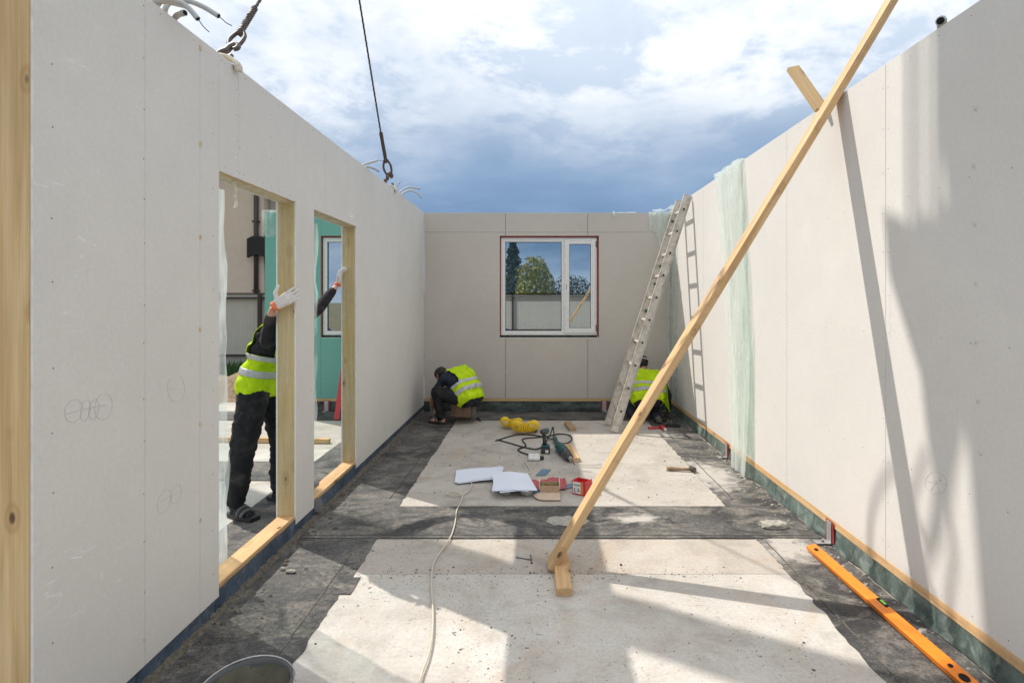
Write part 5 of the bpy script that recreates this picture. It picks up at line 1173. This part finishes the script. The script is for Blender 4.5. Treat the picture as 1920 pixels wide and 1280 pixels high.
def glove(parent, name, wrist, fdir, back, thumb_side, curls, mat, spread=.10, thumb=(0.6, 0.5), size=1.0, cuff=True, nlen=1.0):
    """hand from the wrist: palm, four unequal fingers with two bends, thumb from the side of the palm"""
    W0 = Vector(wrist); f_ = Vector(fdir).normalized(); b = Vector(back); b = (b-f_*b.dot(f_)).normalized(); s_ = Vector(thumb_side); s_ = (s_-f_*s_.dot(f_)-b*s_.dot(b)).normalized(); k = size
    bones = []
    for off in (.030, .011, -.009, -.028):
        mcp = W0+f_*(.092*k)+s_*(off*k); bones.append((W0+s_*off*.6*k+f_*.012*k, .0165*k, mcp, .0150*k, mat))
    for i, (off, L) in enumerate(((.032, .072), (.011, .080), (-.010, .074), (-.030, .060))):
        p = W0+f_*(.092*k)+s_*(off*k); a = 0; ang = curls[i]; lat = spread*(1.5-i)
        for j, fr_ in enumerate((.45, .31, .24)):
            a += ang*(0.9 if j == 0 else 1.1); d = (f_*math.cos(a)-b*math.sin(a)+s_*math.sin(lat)*math.cos(a)).normalized(); q = p+d*L*fr_*k*nlen
            bones.append((p, (.0105-.0008*j)*k, q, (.0100-.0009*j)*k, mat)); p = q
    p = W0+f_*.028*k+s_*.030*k; d = (f_*thumb[0]+s_*1.0-b*thumb[1]).normalized(); q = p+d*.042*k; bones.append((W0+f_*.02*k, .018*k, p, .017*k, mat)); bones.append((p, .0155*k, q, .0125*k, mat))
    d2 = (f_*(thumb[0]+.7)+s_*.55-b*(thumb[1]*.8)).normalized(); q2 = q+d2*.032*k; bones.append((q, .0122*k, q2, .0108*k, mat)); bones.append((q2, .0108*k, q2+d2*.018*k, .0095*k, mat))
    me = remesh(bones, .0042*k, 3); o = mesh_part(name, me, [mat], parent)
    if cuff:
        bm = nb(); tube(bm, [W0-f_*.016*k, W0-f_*.010*k, W0+f_*.000*k, W0+f_*.006*k], .03, 16, rad=lambda i: (.033, .0325, .031, .029)[i]*k); ob('cuff', bm, 'cuff_orange', o)
    return o
def make_vest(parent, bones, spine, lat, fwd, hem, armpit, top_cut, arm_w, stripes, seed, flap=None, grow=.018, wr_amp=.008, neck=None):
    """open shell over the torso; spine=(origin, axis), hem/armpit/stripes are heights along the axis"""
    o_, ax = Vector(spine[0]), Vector(spine[1]).normalized(); lat = Vector(lat).normalized(); fwd = Vector(fwd).normalized()
    me = remesh(bones, .013, 9, grow); wrinkle(me, wr_amp*1.5, 9, seed, (1, 1, .8))
    bm = bmesh.new(); bm.from_mesh(me)
    def cut(co, no): bmesh.ops.bisect_plane(bm, geom=bm.verts[:]+bm.edges[:]+bm.faces[:], plane_co=co, plane_no=no, dist=1e-5)
    cut(o_+ax*hem, ax); cut(o_+ax*top_cut, ax); cut(o_+ax*armpit, ax)
    for s_ in (-1, 1): cut(o_+lat*arm_w*s_, lat)
    for a, b in stripes: cut(o_+ax*a, ax); cut(o_+ax*b, ax)
    def h(p): return (p-o_).dot(ax)
    dead = []
    for f_ in bm.faces:
        c = f_.calc_center_median(); t = h(c); l_ = abs((c-o_).dot(lat))
        if t < hem or t > top_cut or (t > armpit and l_ > arm_w): dead.append(f_)
        elif neck is not None and (c-Vector(neck[0])).length < neck[1]: dead.append(f_)
    bmesh.ops.delete(bm, geom=dead, context='FACES')
    st = bm.copy(); bmesh.ops.delete(st, geom=[f_ for f_ in st.faces if not any(a < h(f_.calc_center_median()) < b for a, b in stripes)], context='FACES')
    if flap:
        t = sheet(flap, .006, 9); bmesh.ops.solidify(t, geom=t.faces[:], thickness=.003); add(bm, t)
    bmesh.ops.solidify(bm, geom=bm.faces[:], thickness=.004)
    m1 = bpy.data.meshes.new('vest'); bm.to_mesh(m1); bm.free(); vo = mesh_part('vest', m1, ['hivis'], parent)
    st.normal_update()
    for v in st.verts: v.co += v.normal*.0035
    bmesh.ops.solidify(st, geom=st.faces[:], thickness=-.0015)
    m2 = bpy.data.meshes.new('reflective_stripe'); st.to_mesh(m2); st.free(); mesh_part('reflective_stripe', m2, ['reflective'], vo); return vo
def eyes(parent, c, fwd, up):
    c, f_, u = Vector(c), Vector(fwd).normalized(), Vector(up).normalized(); u = (u-f_*u.dot(f_)).normalized(); s_ = u.cross(f_)
    for k in (-1, 1):
        bm = nb(); bmesh.ops.create_icosphere(bm, subdivisions=2, radius=.011, matrix=Matrix.Translation(c+f_*.079+s_*.03*k+u*.004)); ob('eye', bm, 'hole_black', parent, smooth=True)

# --- worker steadying the hanging wall, standing outside it
w1 = thing('person', (-2.15, 4.15, 0), 'standing worker in yellow vest and black clothes gripping the wall through both doorways', 'person')
hipR, hipL = (-2.135, 4.07, .92), (-2.10, 4.26, .92); shR, shL = (-1.985, 4.02, 1.395), (-1.975, 4.37, 1.415); hc = (-1.905, 4.215, 1.655)
T, Tp = 'black_cloth', 'black_cloth'
torso1 = [((-2.145, 4.09, .97), .118, (-2.115, 4.24, .97), .118, T), ((-2.115, 4.10, 1.08), .112, (-2.085, 4.24, 1.08), .112, T), ((-2.06, 4.10, 1.23), .118, (-2.04, 4.27, 1.23), .118, T), ((-2.015, 4.08, 1.34), .105, (-2.005, 4.32, 1.35), .105, T),
          ((-2.145, 4.16, .97), .12, (-2.04, 4.19, 1.25), .122, T)]
body1 = torso1+[((-2.0, 4.06, 1.40), .072, (-1.99, 4.35, 1.41), .072, T), ((-1.985, 4.20, 1.42), .062, (-1.94, 4.21, 1.54), .052, 'skin'),
         (shR, .070, (-1.885, 3.765, 1.335), .052, T), ((-1.885, 3.765, 1.335), .052, (-1.815, 3.675, 1.505), .041, T), ((-1.815, 3.675, 1.505), .031, (-1.790, 3.648, 1.565), .026, 'skin'),
         (shL, .070, (-1.885, 4.66, 1.56), .056, T), ((-1.885, 4.66, 1.56), .056, (-1.825, 4.80, 1.70), .042, T), ((-1.825, 4.80, 1.70), .031, (-1.803, 4.845, 1.748), .026, 'skin'),
         ((-2.19, 4.12, .90), .105, (-2.17, 4.22, .90), .105, Tp), (hipR, .118, (-2.205, 4.03, .47), .093, Tp), ((-2.205, 4.03, .47), .093, (-2.245, 4.02, .14), .074, Tp), ((-2.205, 4.03, .46), .09, (-2.225, 4.01, .28), .09, Tp),
         (hipL, .105, (-2.075, 4.35, .48), .076, Tp), ((-2.075, 4.35, .48), .076, (-2.10, 4.38, .14), .066, Tp),
         ((-2.24, 4.02, .12), .045, (-2.25, 4.03, .06), .042, T), ((-2.27, 4.045, .045), .036, (-2.13, 3.985, .038), .036, T), ((-2.10, 4.38, .12), .045, (-2.11, 4.385, .06), .042, T), ((-2.13, 4.395, .045), .036, (-1.99, 4.345, .038), .036, T)]+head_bones(hc, (.95, -.25, -.05), (.15, 0, 1))
me = remesh(body1, .014, 6); wrinkle(me, .013, 9, 2.0, (1, 1, 1.5), 1.45); paint(me, body1, ['black_cloth', 'skin', 'hair']); me.transform(WM[w1.name].inverted()); link('body', me, w1, WM[w1.name].copy())
make_vest(w1, torso1+[((-2.0, 4.08, 1.40), .066, (-1.99, 4.33, 1.41), .066, T)], ((-2.13, 4.17, .95), (.2, .03, .97)), (-.03, 1, 0), (1, 0, 0), -.045, .27, .50, .145, [(.105, .155), (.235, .285)], 1.0, None, .020, .007, ((-1.955, 4.205, 1.53), .10))
glove(w1, 'glove', (-1.765, 3.645, 1.592), (.86, .0, .50), (0, -1, 0), (-.50, 0, .86), (.10, .06, .05, .04), 'glove', .09, (.25, -.1), 1.05)
glove(w1, 'glove', (-1.795, 4.868, 1.775), (.12, .30, .90), (-1, -.1, .1), (.9, -.45, .1), (.35, .4, .45, .5), 'glove', .06, (.7, .15), 1.0)
for (h_, t_) in (((-2.32, 4.075), (-2.085, 3.965)), ((-2.185, 4.41), (-1.94, 4.325))):
    h_, t_ = Vector((*h_, .012)), Vector((*t_, .012)); d = (t_-h_).normalized(); sd_ = Vector((-d.y, d.x, 0)); bm = nb()
    P = [(h_+d*(.28*q)+sd_*s_*wd) for s_, rng in ((1, range(0, 9)), (-1, range(8, -1, -1))) for q, wd in [(i/8, .036+.014*math.sin(i/8*2.6)) for i in rng]]
    prism(bm, [(p.x, p.y) for p in P], 2, .009, .034); sl = ob('slipper', bm, 'black_rubber', w1)
    for k in range(4):
        c = h_+d*(.125+.023*k); bm = nb(); tube(bm, [c+sd_*(.052*math.cos(a))+Vector((0, 0, .022+.062*math.sin(a)*(1-.12*k))) for a in [math.pi*i/10 for i in range(11)]], .013, 6); ob('slipper_strap', bm, 'strap_grey' if k % 2 else 'black_rubber', sl)
bm = nb(); tube(bm, [(-2.16, 3.962, .83), (-2.165, 3.955, .80)], .004, 6); ob('zip_pull', bm, 'galv', w1)
eyes(w1, hc, (.95, -.25, -.05), (.15, 0, 1))

# --- worker crouching at the left end of the far wall
w2 = thing('person', (-1.05, 7.2, 0), 'crouching worker in yellow vest at the foot of the end wall, far left', 'person')
T, Tp = 'navy_cloth', 'black_cloth'; hc = (-1.30, 7.35, .605)
torso2 = [((-.93, 7.05, .33), .115, (-.83, 7.20, .34), .115, T), ((-.99, 7.07, .44), .115, (-.87, 7.24, .46), .115, T), ((-1.08, 7.12, .545), .118, (-.94, 7.32, .575), .118, T), ((-1.15, 7.16, .595), .10, (-1.00, 7.40, .63), .10, T)]
body2 = torso2+[((-1.19, 7.15, .60), .07, (-1.02, 7.44, .645), .07, T), ((-1.13, 7.30, .62), .06, (-1.22, 7.33, .61), .055, 'skin'),
         ((-1.22, 7.12, .59), .068, (-1.37, 7.20, .37), .052, T), ((-1.37, 7.20, .37), .052, (-1.43, 7.36, .17), .040, 'skin'), ((-1.02, 7.46, .63), .068, (-1.22, 7.60, .42), .052, T), ((-1.22, 7.60, .42), .052, (-1.38, 7.62, .20), .038, T),
         ((-.95, 7.03, .32), .105, (-1.30, 7.02, .43), .085, Tp), ((-1.30, 7.02, .43), .080, (-1.25, 7.06, .10), .060, Tp), ((-.83, 7.18, .31), .105, (-1.02, 7.42, .14), .085, Tp), ((-1.02, 7.42, .13), .080, (-.85, 7.17, .13), .062, Tp),
         ((-1.25, 7.06, .10), .042, (-1.25, 7.07, .06), .042, 'skin'), ((-1.22, 7.05, .05), .036, (-1.38, 7.12, .042), .034, 'skin'), ((-.85, 7.17, .13), .055, (-.84, 7.13, .06), .045, 'boot'), ((-.85, 7.16, .20), .052, (-.845, 7.14, .08), .055, 'boot')]+head_bones(hc, (-.75, .45, -.5), (-.45, .2, .8))
me = remesh(body2, .015, 6); wrinkle(me, .009, 9, 5.0, (1, 1, .7), .62); paint(me, body2, ['navy_cloth', 'black_cloth', 'skin', 'hair', 'boot']); me.transform(WM[w2.name].inverted()); link('body', me, w2, WM[w2.name].copy())
ax2 = (Vector((-1.10, 7.28, .62))-Vector((-.88, 7.125, .33))); lat2 = Vector((.14, .23, .03)).normalized(); lat2 = (lat2-ax2.normalized()*lat2.dot(ax2.normalized()))
make_vest(w2, torso2+[((-1.17, 7.17, .61), .064, (-1.02, 7.41, .65), .064, T)], ((-.88, 7.125, .33), ax2), lat2, (-.7, .6, 0), -.075, .20, .46, .17, [(.055, .105), (.165, .215)], 4.0, None, .026, .012, (hc, .125))
glove(w2, 'glove', (-1.435, 7.37, .155), (-.1, .3, -.9), (-.9, -.2, .1), (0, .9, .3), (.3, .35, .4, .4), 'glove_grey', .05, (.6, .3), 1.0, False)
glove(w2, 'glove', (-1.40, 7.62, .18), (-.25, .1, -.95), (-.3, .9, .1), (-.9, -.2, .1), (.3, .35, .4, .4), 'glove_grey', .05, (.6, .3), 1.0, False)
rows = [[(lerp(-1.12, -.86, k/6)+.012*noise.noise((k, i, 1)), lerp(7.015, 7.04, k/6)-.035*math.sin(math.pi*k/6)+.02*i/5*0, lerp(.28, .10, i/5)+.02*(1-k/6)) for k in range(7)] for i in range(6)]
bm = sheet(rows, .012, 9); bmesh.ops.solidify(bm, geom=bm.faces[:], thickness=.006); ob('work_apron', bm, 'brown_cloth', w2)
for k in range(3):
    c = Vector((-1.27-.035*k, 7.075+.015*k, .03)); bm = nb(); tube(bm, [c+Vector((-.02*math.cos(a), .045*math.cos(a), .0+.058*math.sin(a))) for a in [math.pi*i/10 for i in range(11)]], .010, 6); ob('sandal_strap', bm, 'black_rubber' if k % 2 else 'strap_grey', w2)
bm = nb(); prism(bm, [(-1.19, 7.02), (-1.20, 7.09), (-1.30, 7.15), (-1.41, 7.19), (-1.43, 7.12), (-1.36, 7.07), (-1.26, 7.02)], 2, .009, .026); ob('sandal_sole', bm, 'black_rubber', w2)
eyes(w2, hc, (-.75, .45, -.5), (-.45, .2, .8))

# --- worker kneeling in the far right corner behind the ladder
w3 = thing('person', (1.5, 7.3, 0), 'kneeling worker in yellow vest behind the ladder in the far right corner', 'person')
T, Tp = 'navy_cloth', 'navy_cloth'; hc = (1.475, 7.535, .725)
torso3 = [((1.38, 7.18, .33), .115, (1.58, 7.18, .33), .115, T), ((1.39, 7.23, .43), .115, (1.59, 7.23, .42), .115, T), ((1.38, 7.32, .52), .118, (1.61, 7.32, .50), .118, T), ((1.36, 7.40, .575), .10, (1.64, 7.40, .555), .10, T)]
body3 = torso3+[((1.33, 7.42, .59), .07, (1.67, 7.42, .565), .07, T), ((1.49, 7.46, .61), .06, (1.48, 7.51, .67), .052, 'skin'),
         ((1.30, 7.43, .58), .068, (1.24, 7.60, .38), .052, T), ((1.24, 7.60, .38), .05, (1.33, 7.72, .17), .038, T), ((1.69, 7.42, .555), .068, (1.80, 7.38, .33), .052, T), ((1.80, 7.38, .33), .052, (1.825, 7.44, .12), .038, T),
         ((1.38, 7.20, .29), .105, (1.30, 7.52, .12), .085, Tp), ((1.30, 7.52, .11), .08, (1.31, 7.14, .08), .06, Tp), ((1.58, 7.20, .29), .105, (1.62, 7.52, .12), .085, Tp), ((1.62, 7.52, .11), .08, (1.60, 7.14, .08), .06, Tp),
         ((1.31, 7.14, .075), .05, (1.30, 7.06, .05), .042, 'pot'), ((1.60, 7.14, .075), .05, (1.61, 7.06, .05), .042, 'boot')]+head_bones(hc, (.15, .75, -.6), (0, .45, .8))
me = remesh(body3, .015, 6); wrinkle(me, .008, 9, 9.0, (1, 1, .7), .6); paint(me, body3, ['navy_cloth', 'skin', 'hair', 'boot', 'pot']); me.transform(WM[w3.name].inverted()); link('body', me, w3, WM[w3.name].copy())
ax3 = Vector((0, .24, .26)); 
make_vest(w3, torso3+[((1.34, 7.42, .59), .064, (1.66, 7.42, .57), .064, T)], ((1.48, 7.18, .32), ax3), (1, 0, -.06), (0, 1, 0), -.085, .20, .40, .185, [(.035, .080), (.125, .170)], 7.0,
          [[(lerp(lerp(1.60, 1.74, k/5), lerp(1.765, 1.79, k/5), i/7), lerp(7.14, 7.20, k/5)+.03*i/7+.012*math.sin(i*.9+k), lerp(lerp(.40, .50, k/5), lerp(.15, .12, k/5), i/7)) for k in range(6)] for i in range(8)], .024, .010, (hc, .12))
glove(w3, 'glove', (1.34, 7.735, .15), (.2, .3, -.85), (-.9, .1, .1), (.1, .9, .3), (.3, .35, .4, .4), 'glove_grey', .05, (.6, .3), 1.0, False)
glove(w3, 'glove', (1.828, 7.45, .105), (0, .75, -.5), (.2, .4, .85), (-.9, 0, 0), (.2, .25, .3, .3), 'glove_grey', .05, (.6, .3), 1.0, False)
c_ = Vector(hc); f_ = Vector((.15, .75, -.6)).normalized(); u_ = Vector((0, .45, .8)); u_ = (u_-f_*u_.dot(f_)).normalized(); fm = Matrix((u_.cross(f_), f_, u_)).transposed().to_4x4(); fm.translation = c_+u_*.035
bm = nb(); lathe(bm, [(.0905, .0), (.092, .02), (.080, .06), (.052, .084), (.02, .093), (.0, .094)], (0, -.006, 0), 20)
t = bmesh.new(); prism(t, [(.075*math.cos(a), .07+.075*math.sin(a)) for a in [math.pi*i/12 for i in range(13)]], 2, .0, .006); add(bm, t); ob('cap', bm, 'navy_cloth', w3, fm, True)
bm = nb(); tube(bm, [Vector((.0925*math.cos(a), -.006+.0925*math.sin(a), .012)) for a in [2*math.pi*i/24 for i in range(25)]], .006, 6); ob('cap_band', bm, 'label_white', w3, fm, True)
eyes(w3, hc, (.15, .75, -.6), (0, .45, .8))
